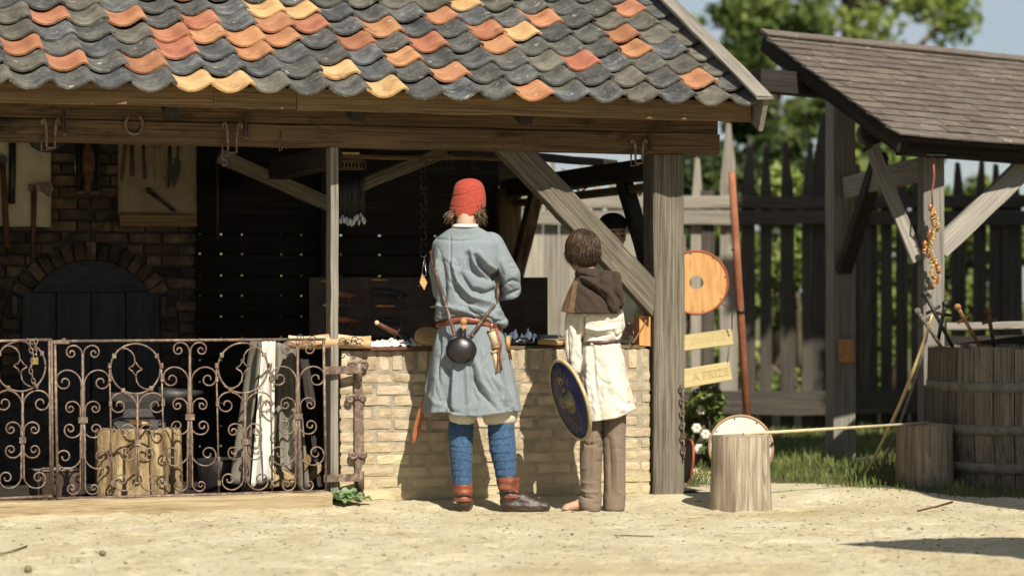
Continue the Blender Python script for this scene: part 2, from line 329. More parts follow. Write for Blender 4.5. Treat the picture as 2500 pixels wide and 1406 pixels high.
M['shield_orange'] = wood('shield_orange', S(206, 138, 62), S(226, 162, 84), S(236, 180, 104), bump=.15, st=(9, 9, 1.2))
M['shield_white'] = pmat('shield_white', [(.3, S(214, 204, 190)), (.7, S(236, 228, 216))], scale=5, bump=.1)
M['brown_rim'] = pmat('rim_brown', [(.3, S(150, 110, 78)), (.7, S(186, 146, 110))], scale=16, rough=.6, bump=.1)
M['red_rim'] = pmat('rim_red', [(.3, S(150, 66, 40)), (.7, S(186, 92, 60))], scale=16, rough=.6, bump=.1)
M['bone'] = pmat('bone', [(.3, S(196, 174, 120)), (.7, S(232, 214, 166))], scale=24, rough=.45, bump=.3)
M['handle'] = pmat('handle_wood', [(.3, S(150, 98, 44)), (.5, S(190, 134, 70)), (.75, S(220, 170, 100))], scale=12, stretch=(1, 4, 4), rough=.45, bump=.15, rv=.2)
M['handle_old'] = pmat('handle_old', [(.3, S(84, 50, 28)), (.7, S(128, 82, 48))], scale=12, stretch=(4, 4, 1), rough=.6, bump=.2)
M['sheath_blue'] = pmat('sheath_dark', [(.3, S(40, 42, 50)), (.7, S(60, 60, 68))], scale=12, rough=.5, bump=.2)
M['board_dark'] = pmat('display_board', [(.3, S(60, 50, 42)), (.55, S(80, 68, 58)), (.8, S(100, 86, 72))], scale=7, rough=.85, bump=.3, bscale=40)
M['black_cloth'] = pmat('black_cloth', [(.3, S(22, 22, 26)), (.7, S(44, 44, 52))], scale=10, rough=.9, bump=.3, bscale=80)
M['blue_cloth'] = pmat('blue_grey_cloth', [(.3, S(70, 80, 100)), (.7, S(110, 122, 146))], scale=10, rough=.9, bump=.3, bscale=80)
M['grass'] = pmat('grass', [(.3, S(84, 104, 40)), (.5, S(124, 140, 58)), (.75, S(172, 176, 96))], scale=3, bump=0, rough=.6, trans=.35)
M['dry_grass'] = pmat('dry_grass', [(.3, S(160, 150, 84)), (.7, S(200, 186, 116))], scale=3, bump=0, rough=.7, trans=.2)
M['leaf_dark'] = pmat('leaf_dark', [(.3, S(40, 58, 26)), (.5, S(70, 90, 38)), (.72, S(118, 132, 58))], scale=1.3, bump=0, rough=.5, trans=.35)
M['leaf_mid'] = pmat('leaf_mid', [(.3, S(66, 88, 32)), (.5, S(104, 128, 48)), (.72, S(160, 172, 80))], scale=1.3, bump=0, rough=.5, trans=.4)
M['leaf_light'] = pmat('leaf_light', [(.3, S(96, 122, 36)), (.5, S(146, 168, 62)), (.72, S(190, 202, 104))], scale=1.5, bump=0, rough=.5, trans=.45)
M['weed'] = pmat('weed_leaf', [(.3, S(110, 146, 84)), (.5, S(146, 178, 112)), (.75, S(178, 202, 146))], scale=12, bump=.4, bscale=30, rough=.5, trans=.25)
M['bark'] = pmat('bark', [(.3, S(70, 58, 46)), (.7, S(120, 104, 84))], scale=8, stretch=(1, 1, .2), bump=.6)
M['stone'] = pmat('pebble', [(.3, S(150, 136, 110)), (.5, S(190, 174, 142)), (.75, S(220, 206, 176))], scale=18, rough=.9, bump=.2)
M['stone_dark'] = pmat('pebble_dark', [(.3, S(112, 98, 76)), (.7, S(156, 138, 108))], scale=18, rough=.9, bump=.2)
M['soil'] = pmat('forge_floor', [(.3, S(34, 30, 26)), (.7, S(62, 54, 44))], scale=9, rough=.97, bump=.6, bscale=30)
M['awning'] = pmat('awning_canvas', [(.3, S(190, 180, 150)), (.7, S(216, 206, 176))], scale=5, bump=.2)
M['red_cord'] = pmat('red_cord', [(.3, S(170, 86, 60)), (.7, S(206, 116, 84))], scale=20, bump=.2)
M['copper'] = pmat('copper', [(.3, S(186, 96, 48)), (.7, S(226, 136, 76))], scale=20, rough=.35, metallic=.5, bump=.1)
M['ink'] = pmat('lettering_ink', [(.3, S(202, 176, 110)), (.7, S(212, 188, 122))], scale=20, bump=0)
M['eye'] = pmat('eye_dark', [(.3, S(30, 24, 20)), (.7, S(40, 30, 26))], scale=20, bump=0, rough=.2)
M['lip'] = pmat('lip', [(.3, S(170, 104, 88)), (.7, S(184, 116, 98))], scale=20, bump=0)
M['fruit'] = pmat('green_fruit', [(.3, S(110, 104, 50)), (.7, S(150, 142, 76))], scale=9, bump=.1)
# ================================================================== THE SETTING
def gz(x, y):                                 # the yard: packed sand, a little lower away from the wall
    b = (x - OR.x) * E2.x + (y - OR.y) * E2.y
    t = min(1, max(0, (-b - .02) / .42)); t = t * t * (3 - 2 * t)
    return -.034 * t + .006 * mnoise.noise(V((x * 1.3, y * 1.3, 0))) * min(1, abs(b) * 2) + .004 * mnoise.noise(V((x * 5, y * 5, 3))) * min(1, abs(b))
_fr = random.Random(77); FEET = []
for _ in range(420):
    yy = _fr.uniform(10.2, 15.0); FEET.append((_fr.uniform(-3.0, 3.4) * yy / 14, yy, _fr.uniform(0, PI), _fr.uniform(.5, 1.2)))
_fg = {}
for q_ in FEET: _fg.setdefault((int(q_[0] * 2 + 100), int(q_[1] * 2)), []).append(q_)
_gz0 = gz
def gz(x, y):
    z = _gz0(x, y); cx_, cy_ = int(x * 2 + 100), int(y * 2)
    if not 9.5 < y < 15.6: return z
    for i in (-1, 0, 1):
        for j in (-1, 0, 1):
            for (fx_, fy_, a_, s_) in _fg.get((cx_ + i, cy_ + j), ()):
                dx, dy = x - fx_, y - fy_; u = (dx * math.cos(a_) + dy * math.sin(a_)) / .13; v = (-dx * math.sin(a_) + dy * math.cos(a_)) / .055; d = u * u + v * v
                if d < 6: z += s_ * (-.013 * math.exp(-d * 1.2) + .006 * math.exp(-(d - 1.6) ** 2 * 2))
    b = (x - OR.x) * E2.x + (y - OR.y) * E2.y
    return z + .003 * mnoise.noise(V((x * 14, y * 14, 9))) * min(1, abs(b) * 3)
xs = list(np.concatenate([[-400, -120, -40, -15, -6], np.arange(-3.4, 4.6, .032), [6, 9, 15, 40, 120, 400]]))
ys = list(np.concatenate([[-60, -10, 0, 5, 8], np.arange(9.8, 15.6, .034), np.arange(15.6, 17.5, .06), np.arange(17.5, 25, .25), [28, 34, 45, 80, 200, 1200]]))
gv = [(x, y, gz(x, y) if -8 < x < 9 and 5 < y < 30 else -.034) for y in ys for x in xs]
gf = []; gm = []
nx = len(xs)
for j in range(len(ys) - 1):
    for i in range(nx - 1):
        gf.append((j * nx + i, j * nx + i + 1, (j + 1) * nx + i + 1, (j + 1) * nx + i))
        x, y = xs[i], ys[j]; e = 15.35 - .28 * (x - 2.2) + .5 * mnoise.noise(V((x * .9, y * .9, 0))) + .12 * mnoise.noise(V((x * 5, y * 5, 0)))
        gm.append(1 if (y > e and x > 1.25) or y > 26 else 0)
me = bpy.data.meshes.new('ground'); me.from_pydata(gv, [], gf); me.shade_smooth()
M['sand'] = pmat('yard_sand', [(.25, S(192, 174, 134)), (.45, S(216, 200, 160)), (.6, S(226, 212, 174)), (.8, S(236, 226, 194))], scale=2.6, detail=10, stretch=(1, .55, 1), rough=.96, bump=.9, bscale=22, bstretch=(1, 1, 1), bdist=.03,
                 spots=[(S(182, 162, 122), 26, .64, .10), (S(172, 150, 112), 70, .66, .08), (S(198, 178, 126), 1.1, .52, .2)])
M['turf'] = pmat('turf_soil', [(.3, S(74, 74, 40)), (.6, S(104, 100, 58)), (.8, S(140, 128, 84))], scale=5, rough=.97, bump=.7, bscale=25)
me.materials.append(M['sand']); me.materials.append(M['turf']); me.polygons.foreach_set('material_index', gm)
ground = bpy.data.objects.new('ground', me); link(ground); tag(ground, 'pale sandy yard of packed dirt and fine gravel', 'ground', kind='structure')

mb = MB(); p = [B(-3.7, .015, .012), B(1.30, .015, .012), B(1.30, 3.0, .012), B(-3.7, 3.0, .012)]
mb.add(p, [(0, 1, 2, 3)]); fl = mb.build('forge_floor', M['soil'], origin=p[0]); tag(fl, 'dark earth floor inside the tiled smithy', 'floor', kind='structure')

# ------------------------------------------------------------------ the tiled smithy shed
EAVE_B, EAVE_Z, PITCH = -.53, 2.228, math.radians(25.5)
SL = E2 * math.cos(PITCH) + V((0, 0, math.sin(PITCH))); NR = -E2 * math.sin(PITCH) + V((0, 0, math.cos(PITCH)))
RUN = 2.33; RIDGE_B = EAVE_B + RUN; RIDGE_Z = EAVE_Z + RUN * math.tan(PITCH)
A_R = A(1852, EAVE_B) ; A_L = -3.75
def RP(a, s, h=0): return B(a, EAVE_B, EAVE_Z) + SL * s + NR * h
shed = thing('smithy_shed', 'open timber smithy with grey and orange pantile roof over a brick counter', 'shed', B(-.6, 0, 0))

# roof: decking below, single pantiles on top
mb = MB(); sl = RUN / math.cos(PITCH)
d0 = [RP(A_L, .14, -.032), RP(A_R + .01, .14, -.032), RP(A_R + .01, sl, -.032), RP(A_L, sl, -.032)]
d1 = [q - NR * .03 for q in d0]
rb = [B(A_L, 3.75, 2.0), B(A_R + .01, 3.75, 2.0)]
mb.add(d0 + d1, [(0, 1, 2, 3), (7, 6, 5, 4), (0, 4, 5, 1), (1, 5, 6, 2), (3, 2, 6, 7), (0, 3, 7, 4)])
q0 = [d0[3], d0[2], rb[1], rb[0]]; q1 = [p - V((0, 0, .04)) for p in q0]
mb.add(q0 + q1, [(0, 1, 2, 3), (7, 6, 5, 4), (0, 4, 5, 1), (1, 5, 6, 2), (2, 6, 7, 3), (3, 7, 4, 0)])
roof = mb.build('roof', M['dark_wood'], shed, smooth=False)

TW, TGAUGE, TLEN = .2120, .2465, .305
_smp = {}
def SMP(kx, kz):
    if 'a' not in _smp:
        y = np.interp(np.linspace(-.1, 1.1, 61), kx, kz)
        for _ in range(6): y[1:-1] = (y[:-2] + 2 * y[1:-1] + y[2:]) / 4
        _smp['a'] = y
    return _smp['a']
def tile_mesh(seed):
    r = random.Random(seed); n = 18; rows = []; th = .015; w = .236
    ph = r.uniform(-.012, .012); amp = .027 * r.uniform(.93, 1.06); e = [r.uniform(-.002, .002) for _ in range(n + 1)]
    def prof_(u):                              # wide trough, tight roll near the right edge
        kx = [-.1, 0, .1, .22, .36, .5, .62, .74, .82, .88, .94, 1.0, 1.1]; kz = [.75, .62, .12, -.55, -.95, -.92, -.5, .3, .8, 1.0, .86, .42, -.2]
        return amp * float(np.interp(u, np.linspace(-.1, 1.1, 61), SMP(kx, kz)))
    up = []; lo = []
    for k, yy in enumerate((0, .012, .15, TLEN)):
        u = []; l = []
        for i in range(n + 1):
            s_ = i / n; z = prof_(s_ + ph)
            dz = (prof_(s_ + ph + .01) - prof_(s_ + ph - .01)) / .02 / w; nl = math.hypot(1, dz)
            h = .032 * (1 - yy / TLEN); x = -.012 + s_ * w; y = yy + (e[i] * 1.4 if k == 0 else 0)
            c = .0035 if k == 0 else 0
            u.append((x, y, z + h + th - c)); l.append((x + dz / nl * th * .6, y, z + h))
        up.append(u); lo.append(l)
    mb = MB(); mb.loft(up, False, False, False); mb.loft([l[::-1] for l in lo], False, False, False)
    mb.loft([lo[0], up[0]], False, False, False)
    mb.loft([[u[0] for u in up], [l[0] for l in lo]], False, False, False); mb.loft([[l[-1] for l in lo], [u[-1] for u in up]], False, False, False)
    me = mb.mesh('tile'); 
    try: me.set_sharp_from_angle(angle=math.radians(50))
    except Exception: pass
    return me
TM = {}
A_T0 = A(1786, EAVE_B)                 # right edge line of the last but one column
NCOL, NROW = 25, 10
TILES = ['gnbngbogbgyggnyygbggn', 'gogngg' + 'bgogbygbbbrgrnb', 'nngbrngbgobgbobrgbgrg', 'nbogggogrgrgooorngbn', 'nnrggyrgboberbrgonon'.replace('e', 'r'), 'nnngogbobgbyybggbngb', 'gogggnynnngggg' + 'rgrggg', '.......rr....']
TILES[4] = 'nnrggyrgbobrrbrgonon'
def tile_kind(c, r):
    ch = TILES[r][c] if r < len(TILES) and c < len(TILES[r]) else '.'
    if ch == '.': ch = rnd.choice('gggbbggn')
    return {'g': 'tile_grey', 'b': 'tile_blue', 'n': 'tile_brown', 'o': 'tile_orange', 'r': 'tile_red', 'y': 'tile_yellow'}[ch]
for c in range(NCOL):
    for r in range(NROW):
        k = tile_kind(c, r); key = (k, rnd.randrange(4))
        if key not in TM:
            TM[key] = tile_mesh(key[1] * 7 + 3); TM[key].materials.append(M[k])
        o = bpy.data.objects.new('tile', TM[key])
        sag = .010 * math.sin(c * .55) * (1 if r < 3 else .5)
        P = RP(A_T0 - (c - 1) * TW - TW + rnd.uniform(-.004, .004), r * TGAUGE + rnd.gauss(0, .008), -.012 + sag * .3)
        Mx = Matrix((E1, SL, NR)).transposed().to_4x4() @ Matrix.Rotation(rnd.gauss(0, .017), 4, 'Z') @ Matrix.Rotation(rnd.gauss(0, .014), 4, 'X') @ Matrix.Rotation(rnd.gauss(0, .018), 4, 'Y')
        Mx.translation = P; link(o, roof, Mx)

# eaves, barge, plates, posts
M['sill'] = wood('sill_wood', S(134, 110, 76), S(178, 154, 112), S(206, 184, 140))
pc = lambda *a, **k: board(*a, **k)
zf = 2.214
pc('fascia_board', B(A_L, -.415, zf), B(A(520, -.415), -.415, zf), .118, .028, M['fascia'], shed, -E2, sub=14)
pc('fascia_board', B(A(521, -.415), -.415, zf), B(A(723, -.415), -.415, zf - .003), .118, .028, M['fascia'], shed, -E2)
pc('fascia_board', B(A(724, -.415), -.415, zf - .004), B(A_R - .005, -.415, zf - .012), .118, .028, M['fascia'], shed, -E2, sub=16)
s1 = RUN / math.cos(PITCH) - .02
pc('barge_board', RP(A_R + .028, -.03, -.045), RP(A_R + .028, s1, -.045), .20, .03, M['oak_grey'], shed, E1, sub=10)
pc('barge_cap', RP(A_R + .012, -.045, .068), RP(A_R + .012, s1, .068), .105, .022, M['oak_grey'], shed, NR, sub=12)
pc('barge_board', RP(A_L - .03, -.03, -.03), RP(A_L - .03, s1, -.03), .17, .03, M['oak_grey'], shed, E1)
bA = A(1755, -.08)
pc('wall_plate', B(A_L, .0, 2.19), B(bA - .004, .0, 2.185), .18, .15, M['oak_brown'], shed, -E2, sub=20)
pc('lintel_beam', B(A_L, -.005, 2.038), B(bA, -.005, 2.036), .118, .175, M['oak_brown'], shed, -E2, sub=24, jit=.003)
for px in (408, 858, 1265): # rafter feet under the eaves
    a = A(px, -.2)
    pc('rafter', B(a, -.34, 2.14), B(a, RIDGE_B, RIDGE_Z - .13), .075, .08, M['dark_wood'], shed, E1)
for px in (-150, 180, 640, 1060, 1480, 1690):
    a = A(px, -.1); pc('rafter', B(a, .1, 2.33), B(a, RIDGE_B, RIDGE_Z - .13), .08, .09, M['dark_wood'], shed, E1)
a0, a1 = A(1597, -.03), A(1672, -.03); am = (a0 + a1) / 2
pc('post', B(am, .062, -.02), B(am, .062, 1.975), a1 - a0, .185, M['oak'], shed, -E2, sub=14, jit=.0025, bev=.010)
a0, a1 = A(808, -.06), A(827, -.06); pcs = pc('post', B((a0 + a1) / 2, -.005, .04), B((a0 + a1) / 2, -.005, 1.978), a1 - a0, .11, M['oak_grey'], shed, -E2, sub=12, bev=.003)
pc('brace', FB(1241, 352, -.0), FB(1590, 728, -.0), .160, .10, M['oak'], shed, -E2, sub=12, cutx=(.10, -.07))
# inner frame
for px in (1640,): 
    a = am; pc('tie_beam', B(a, .16, 1.905), B(a, 3.05, 1.905), .12, .12, M['dark_wood'], shed, E1)
    pc('post', B(a - .02, 2.98, 0), B(a - .02, 2.98, 1.9), .16, .16, M['oak_brown'], shed, -E2)
    pc('brace', B(a, .22, 1.22), B(a, .75, 1.88), .09, .08, M['dark_wood'], shed, E1)
    pc('brace', B(a - .03, 2.3, 1.86), B(a - .03, 2.92, 1.1), .10, .08, M['oak_brown'], shed, E1)
pc('side_rail', B(am + .02, .2, 1.80), B(am + .02, 2.9, 1.80), .05, .05, M['oak_brown'], shed, E1)
a = A(800, .2); pc('tie_beam', B(a, .1, 1.93), B(a, 3.0, 1.93), .12, .12, M['dark_wood'], shed, E1)
pc('brace', FB(535, 380, 1.5), FB(815, 505, 1.5), .085, .07, M['oak'], shed, -E2)
pc('brace', FB(880, 452, 1.0), FB(1110, 362, 1.0), .075, .06, M['oak'], shed, -E2)
pc('hanging_rail', FB(830, 383, .35), FB(1220, 388, .35), .022, .03, M['oak_brown'], shed, -E2)
pc('hanging_rail', FB(1100, 366, .6), FB(1500, 400, 2.2), .05, .05, M['dark_wood'], shed, V((0, 0, 1)))
pc('post', B(A(800, 2.9), 2.9, 0), B(A(800, 2.9), 2.9, 2.3), .12, .12, M['dark_wood'], shed, -E2)
# back wall: boards laid flat inside, upright boards outside, light through where the gaps cross
zz = .02
while zz < 2.3:
    h = .132 + rnd.uniform(-.012, .012); pc('back_board', B(A_L, 3.0, zz + h / 2), B(am - .08, 3.0, zz + h / 2), h, .022, M['dark_wood'], shed, -E2, sub=6, jit=.0012); zz += h + (.010 if zz < 1.5 else -.004)
aa = A_L
while aa < am - .15:
    w = .130 + rnd.uniform(-.004, .004); pc('upright_board', B(aa + w / 2, 3.045, 0), B(aa + w / 2, 3.045, 2.36), w, .02, M['dark_wood'], shed, -E2, sub=5, jit=.0012); aa += w + rnd.choice((.018, .013, -.004, -.004))
for bb in np.arange(.1, 3.0, .2): pc('side_board', B(A_L + .03, bb, 0), B(A_L + .03, bb, 2.4), .199, .03, M['dark_wood'], shed, E1, sub=3)
pc('sill_beam', B(A_L, -.12, -.012), B(A(803, -.12), -.12, .004), .125, .17, M['sill'], shed, -E2, sub=22, jit=.004, bev=.012)

# ------------------------------------------------------------------ bricks
def brick_mesh(name, L_, h, d, seed, mat):
    r = random.Random(seed); b = .0035; rings = []
    for f, ins in ((0, .003), (.04, 0), (.35, -.001), (.65, 0), (.96, 0), (1, .003)):
        W = h / 2 - ins * .7; q = lambda k=.0026: r.uniform(-k, k)
        rings.append([(f * L_ + q(), y + ins * (y < d) + q(), z + q()) for y, z in ((d, -W), (b, -W), (0, -W + b), (-.001, W * r.uniform(-.4, .4)), (0, W - b), (b, W), (d, W))])
    mb = MB(); mb.loft(rings); me = mb.mesh(name, smooth=False); me.materials.append(mat); return me
BR = {}
def brick(parent, a, b, z, L_, h, d, mat, rot=0.0, name='brick'):
    key = (round(L_, 2), round(h, 3), mat.name, rnd.randrange(6))
    if key not in BR: BR[key] = brick_mesh('brick', key[0], key[1], d, rnd.random(), mat)
    o = bpy.data.objects.new(name, BR[key]); j = rnd.uniform(-.004, .003)
    Mx = Matrix((E1, E2, V((0, 0, 1)))).transposed().to_4x4() @ Matrix.Rotation(-rot + rnd.gauss(0, .006), 4, 'Y')
    Mx.translation = B(a, b + j, z); link(o, parent, Mx); return o
counter = thing('brick_counter', 'sunlit yellow brick counter with a soldier course on top, closing the shed front', 'counter', B(0, 0, 0))
ca0, ca1 = A(831, 0), A(1588, 0)
mb = MB(); mb.box(B((ca0 + ca1) / 2, .1045, .42), ca1 - ca0 - .012, .20, .84, Matrix.Rotation(TH, 3, 'Z')); mb.build('mortar', M['mortar'], counter, smooth=False)
mb = MB(); mb.box(B(ca1 - .06, .5, .42), .1, .58, .84, Matrix.Rotation(TH, 3, 'Z')); mb.build('return_wall', M['brick'], counter, smooth=False)
z = .0; row = 0; ch = .0655
while z < .72:
    a = ca0 + (0 if row % 2 else -.105); 
    while a < ca1 - .03:
        x0 = max(a, ca0); x1 = min(a + rnd.uniform(.180, .200), ca1)
        if x1 - x0 > .04: brick(counter, x0, .001, z + ch / 2 + rnd.uniform(-.002, .002), x1 - x0, ch - rnd.choice((.014, .018, .021)), .06, M['brick'])
        a += .212
    z += ch; row += 1
a = ca0
while a < ca1 - .04:
    brick(counter, a + .032, .001, .732, .108, rnd.choice((.05, .056)), .06, M['brick'], rot=PI / 2) ; a += .0745

forge = thing('brick_forge', 'sooty brick forge with arched hearth doors deep inside the smithy', 'forge', B(-2.2, 2.0, 0))
FB_ = 2.0
fa1 = A(476, FB_); fc, fz = AZ(222, 806, FB_); fr = .432
mb = MB(); mb.box(B((A_L + fa1) / 2, FB_ + .31, 1.15), fa1 - A_L - .03, .55, 2.3, Matrix.Rotation(TH, 3, 'Z')); mb.build('mortar', M['forge_mortar'], forge, smooth=False)
z = .0; row = 0; ch = .0705
while z < 1.98:
    a = fa1 - (.21 if row % 2 else .105)
    x1 = fa1
    while x1 > -3.35:
        x0 = x1 - (rnd.uniform(.195, .206) if (x1 < fa1 or row % 2) else .1)
        zc = z + ch / 2; hit = False
        hw = math.sqrt(max(0, (fr + .12) ** 2 - (zc - fz) ** 2)) if zc > fz else fr + .115
        l, r_ = fc - hw, fc + hw
        if x1 > l and x0 < r_:
            hit = True
            if x1 - r_ > .05: brick(forge, r_ + .006, FB_, zc, round(x1 - r_ - .006, 2), ch - .014, .06, M['forge_brick'])
            if l - x0 > .05: brick(forge, x0, FB_, zc, round(l - x0 - .006, 2), ch - .014, .06, M['forge_brick'])
        if not hit: brick(forge, x0, FB_, zc, x1 - x0, ch - .014, .06, M['forge_brick'])
        x1 = x0 - .012
    z += ch; row += 1
for k in range(21):
    an = PI * (k + .5) / 21; brick(forge, fc + math.cos(an) * (fr + .004), FB_ - .004, fz + math.sin(an) * (fr + .004), .108, .06, .07, M['forge_brick'], rot=an, name='voussoir')
for s in (-1, 1):
    for k in range(6): brick(forge, fc + (fr + .004 if s > 0 else -fr - .112), FB_ - .003, fz - .04 - k * .0705, .108, .057, .07, M['forge_brick'], name='voussoir')
ironD = M['black_door'] = pmat('forge_door', [(.3, S(44, 46, 50)), (.7, S(70, 72, 78))], scale=5, stretch=(1, 6, 6), rough=.7, bump=.3)
_, zt = AZ(222, 712, FB_)
for k in range(4):
    w = fr * 2 / 4; a = fc - fr + w * (k + .5)
    pc('hearth_door', B(a, FB_ + .0, fz - .45), B(a, FB_ + .0, zt - .006), w - .006, .03, ironD, forge, -E2, sub=4)
mb = MB(); n = 24; ang0 = math.asin((zt - fz) / fr); pts = [(fc + fr * math.cos(t), fz + fr * math.sin(t)) for t in np.linspace(ang0, PI - ang0, n)]
mb.loft([[B(x, FB_ - .01, z_) for x, z_ in pts], [B(x, FB_ + .03, z_) for x, z_ in pts]]); mb.build('tympanum', ironD, forge, smooth=False)
for px in (398, 35): 
    P = FB(px, 745, FB_ - .03); mb = MB(); mb.box(P, .03, .03, .11, Matrix.Rotation(TH, 3, 'Z')); mb.build('hinge', M['iron'], forge, smooth=False)
# ================================================================== RIGHT SIDE: PALISADE, SHINGLED SHED, TREES
FY = 22.5
fence = thing('palisade_fence', 'tall palisade of pointed upright planks with rails behind the yard', 'fence', (2.0, FY, 0))
def picket(x, w, ztop, zb=.0, y=FY, mat='fence', point=.5, t=.045):
    r = rnd; h = w / 2; zs = ztop - point * r.uniform(.85, 1.1); tip = x + r.uniform(-.25, .25) * w
    prof = [(x - h, zb), (x - h * r.uniform(.92, 1.05), zs * .5), (x - h * .96, zs), (tip - .018, ztop), (tip + .018, ztop - .01), (x + h * .96, zs + r.uniform(-.05, .05)), (x + h * r.uniform(.92, 1.05), zs * .5), (x + h, zb)]
    org = V((x, y, 0)); mb = MB()
    # local X is the grain: height runs along X
    mb.loft([[(z, -(px - x), -t / 2) for px, z in prof], [(z, -(px - x), t / 2) for px, z in prof]])
    me = mb.mesh('picket', smooth=False); me.materials.append(M[mat]); o = bpy.data.objects.new('picket', me)
    Mx = Matrix(((0, -1, 0), (0, 0, 1), (1, 0, 0))).to_4x4(); Mx.translation = org; link(o, fence, Mx)
def fx(px): return (px - 1250) * FY / FPX
def fzz(py): return CAMH + (HY - py) * FY / FPX
# uprights read off along the fence: (pixel centre, pixel width, pixel top)
PK = [(1306, 42, 420), (1345, 41, 395), (1384, 40, 410), (1422, 36, 400), (1460, 40, 420), (1500, 42, 390), (1540, 41, 405), (1579, 41, 400), (1617, 38, 410), (1655, 40, 395),
      (1703, 36, 385), (1779, 46, 300), (1826, 42, 342), (1870, 34, 345), (1922, 40, 345), (1972, 36, 348), (2004, 44, 276), (2050, 36, 330), (2093, 34, 400), (2127, 36, 360), (2164, 32, 372),
      (2202, 34, 380), (2240, 38, 390), (2286, 34, 370), (2340, 44, 396), (2392, 38, 392), (2432, 40, 400), (2478, 40, 388), (2524, 40, 400), (2570, 40, 396), (2616, 40, 390), (2662, 40, 396)]
for px, w, top in PK: picket(fx(px), w * (.93 if px < 1800 else .84) * FY / FPX, fzz(top), mat='fence' if px < 1800 else 'fence_shaded')
for px in (1262, 1222, 1182): picket(fx(px), .12, 2.3)
for z0, z1, y in ((1.94, 2.05, FY - .06), (1.795, 1.92, FY - .075)):
    x = fx(1150)
    for xe in (fx(1784), fx(2120), fx(2700)):
        board('rail', (x, y, (z0 + z1) / 2), (xe - .01, y, (z0 + z1) / 2 + rnd.uniform(-.01, .01)), z1 - z0, .06, M['fence' if xe < 2.2 else 'fence_shaded'], fence, (0, -1, 0), sub=8, jit=.004); x = xe
board('ground_beam', (fx(1150), FY - .1, fzz(985)), (fx(2700), FY - .1, fzz(978)), .2, .16, M['fence_shaded'], fence, (0, -1, 0), sub=10, jit=.01)
for px in (1728, 2110, 2460): board('fence_post', (fx(px), FY - .02, 0), (fx(px), FY - .02, 2.1), .11, .05, M['fence_shaded'], fence, (0, -1, 0))

# shingled lean-to
T2 = math.radians(30); F1 = V((math.cos(T2), math.sin(T2), 0)); F2 = V((-math.sin(T2), math.cos(T2), 0))
SE = U(2200, 331, 16.2); SRUN = 1.48; SRISE = .765
S_SL = (F2 * SRUN + V((0, 0, SRISE))); s_len = S_SL.length; S_SL.normalize(); S_N = F1.cross(S_SL).normalized()
lean = thing('shingled_shed', 'open shed with brown wooden shingle roof spotted with pale lichen', 'shed', (SE.x, SE.y, 0))
def SP(u, s_, h=0): return SE + F1 * u + S_SL * s_ + S_N * h - V((0, 0, .03 * u))
mb = MB(); W_ = 4.0
d0 = [SP(0, .01, -.012), SP(W_, .01, -.012), SP(W_, s_len, -.012), SP(0, s_len, -.012)]; d1 = [p - S_N * .03 for p in d0]
mb.add(d0 + d1, [(0, 1, 2, 3), (7, 6, 5, 4), (0, 4, 5, 1), (1, 5, 6, 2), (2, 6, 7, 3), (3, 7, 4, 0)])
lroof = mb.build('roof', M['dark_wood'], lean, smooth=False)
rows = 15; g = s_len / rows
for r in range(rows):
    u = rnd.uniform(-.06, 0) - .02; 
    while u < 2.75:
        w = rnd.uniform(.14, .3); 
        x0 = max(u, -.03 + rnd.uniform(-.008, .008)); x1 = u + w - .004
        if x1 - x0 > .04:
            mb = MB(); e = [rnd.uniform(-.007, .007) for _ in range(2)]; k = rnd.uniform(0, .006)
            pts = []
            for sy, h in ((0, .016 + k), (1, .004)):
                for xx in (x0, x1):
                    s_ = r * g + (e[0 if xx == x0 else 1] - .02 if sy == 0 else g * 1.25)
                    pts += [SP(xx, s_, h), SP(xx, s_, h - .011)]
            org = pts[0]; X = F1; Yv = S_SL; Z = S_N
            loc = [((p - org).dot(X), (p - org).dot(Yv), (p - org).dot(Z)) for p in pts]
            mb.add(loc, [(0, 2, 6, 4), (1, 5, 7, 3), (0, 1, 3, 2), (0, 4, 5, 1), (2, 3, 7, 6), (4, 6, 7, 5)])
            me = mb.mesh('shingle', smooth=False); me.materials.append(M['shingle']); o = bpy.data.objects.new('shingle', me)
            Mx = Matrix((X, Yv, Z)).transposed().to_4x4(); Mx.translation = org; link(o, lroof, Mx)
        u += w
board('ridge_board', SP(-.03, s_len - .02, .03), SP(3.2, s_len - .02, .03), .09, .02, M['shingle'], lean, S_N)
SWD = M['shed_wood']
board('verge_board', SP(.012, 0, -.07), SP(.012, s_len, -.07), .085, .025, M['dark_wood'], lean, -F1)
P1 = U(2273, 1000, 16.75); PW2 = .15
board('post', (P1.x, P1.y, -.03), (P1.x, P1.y, 2.12), .14, .14, SWD, lean, (math.sin(.14), -1, 0), sub=10)
P2 = U(2052, 700, 18.3)
board('post', (P2.x, P2.y, -.03), (P2.x, P2.y, 2.62), .17, .15, SWD, lean, (.32, -1, 0), sub=10)
P3 = P1 + F1 * 2.4; board('post', (P3.x, P3.y, -.03), (P3.x, P3.y, 2.1), .14, .14, SWD, lean, (.2, -1, 0))
board('eave_beam', SP(.16, .16, -.12), SP(3.8, .16, -.12), .14, .12, M['dark_wood'], lean, -F2)
board('purlin', SP(-.32, s_len * .72, -.16), SP(3.6, s_len * .72, -.16), .15, .13, M['dark_wood'], lean, -F2)
a_, b_ = V((P2.x + .05, P2.y - .1, 1.93)), V((P1.x, P1.y + .05, 2.0))
board('tie_beam', a_, b_, .15, .1, SWD, lean, (-.4, -1, 0))
board('brace', U(2130, 365, 16.9), U(2242, 640, 16.75), .085, .07, SWD, lean, (0, -1, 0))
board('brace', U(2290, 610, 16.8), U(2540, 372, 17.1), .14, .08, SWD, lean, (.1, -1, 0))
board('brace', U(2150, 380, 17.6), U(2060, 660, 18.2), .10, .08, M['dark_wood'], lean, (.3, -1, 0))
board('rafter', SP(.09, .05, -.10), SP(.09, s_len - .05, -.10), .09, .07, M['dark_wood'], lean, F1)
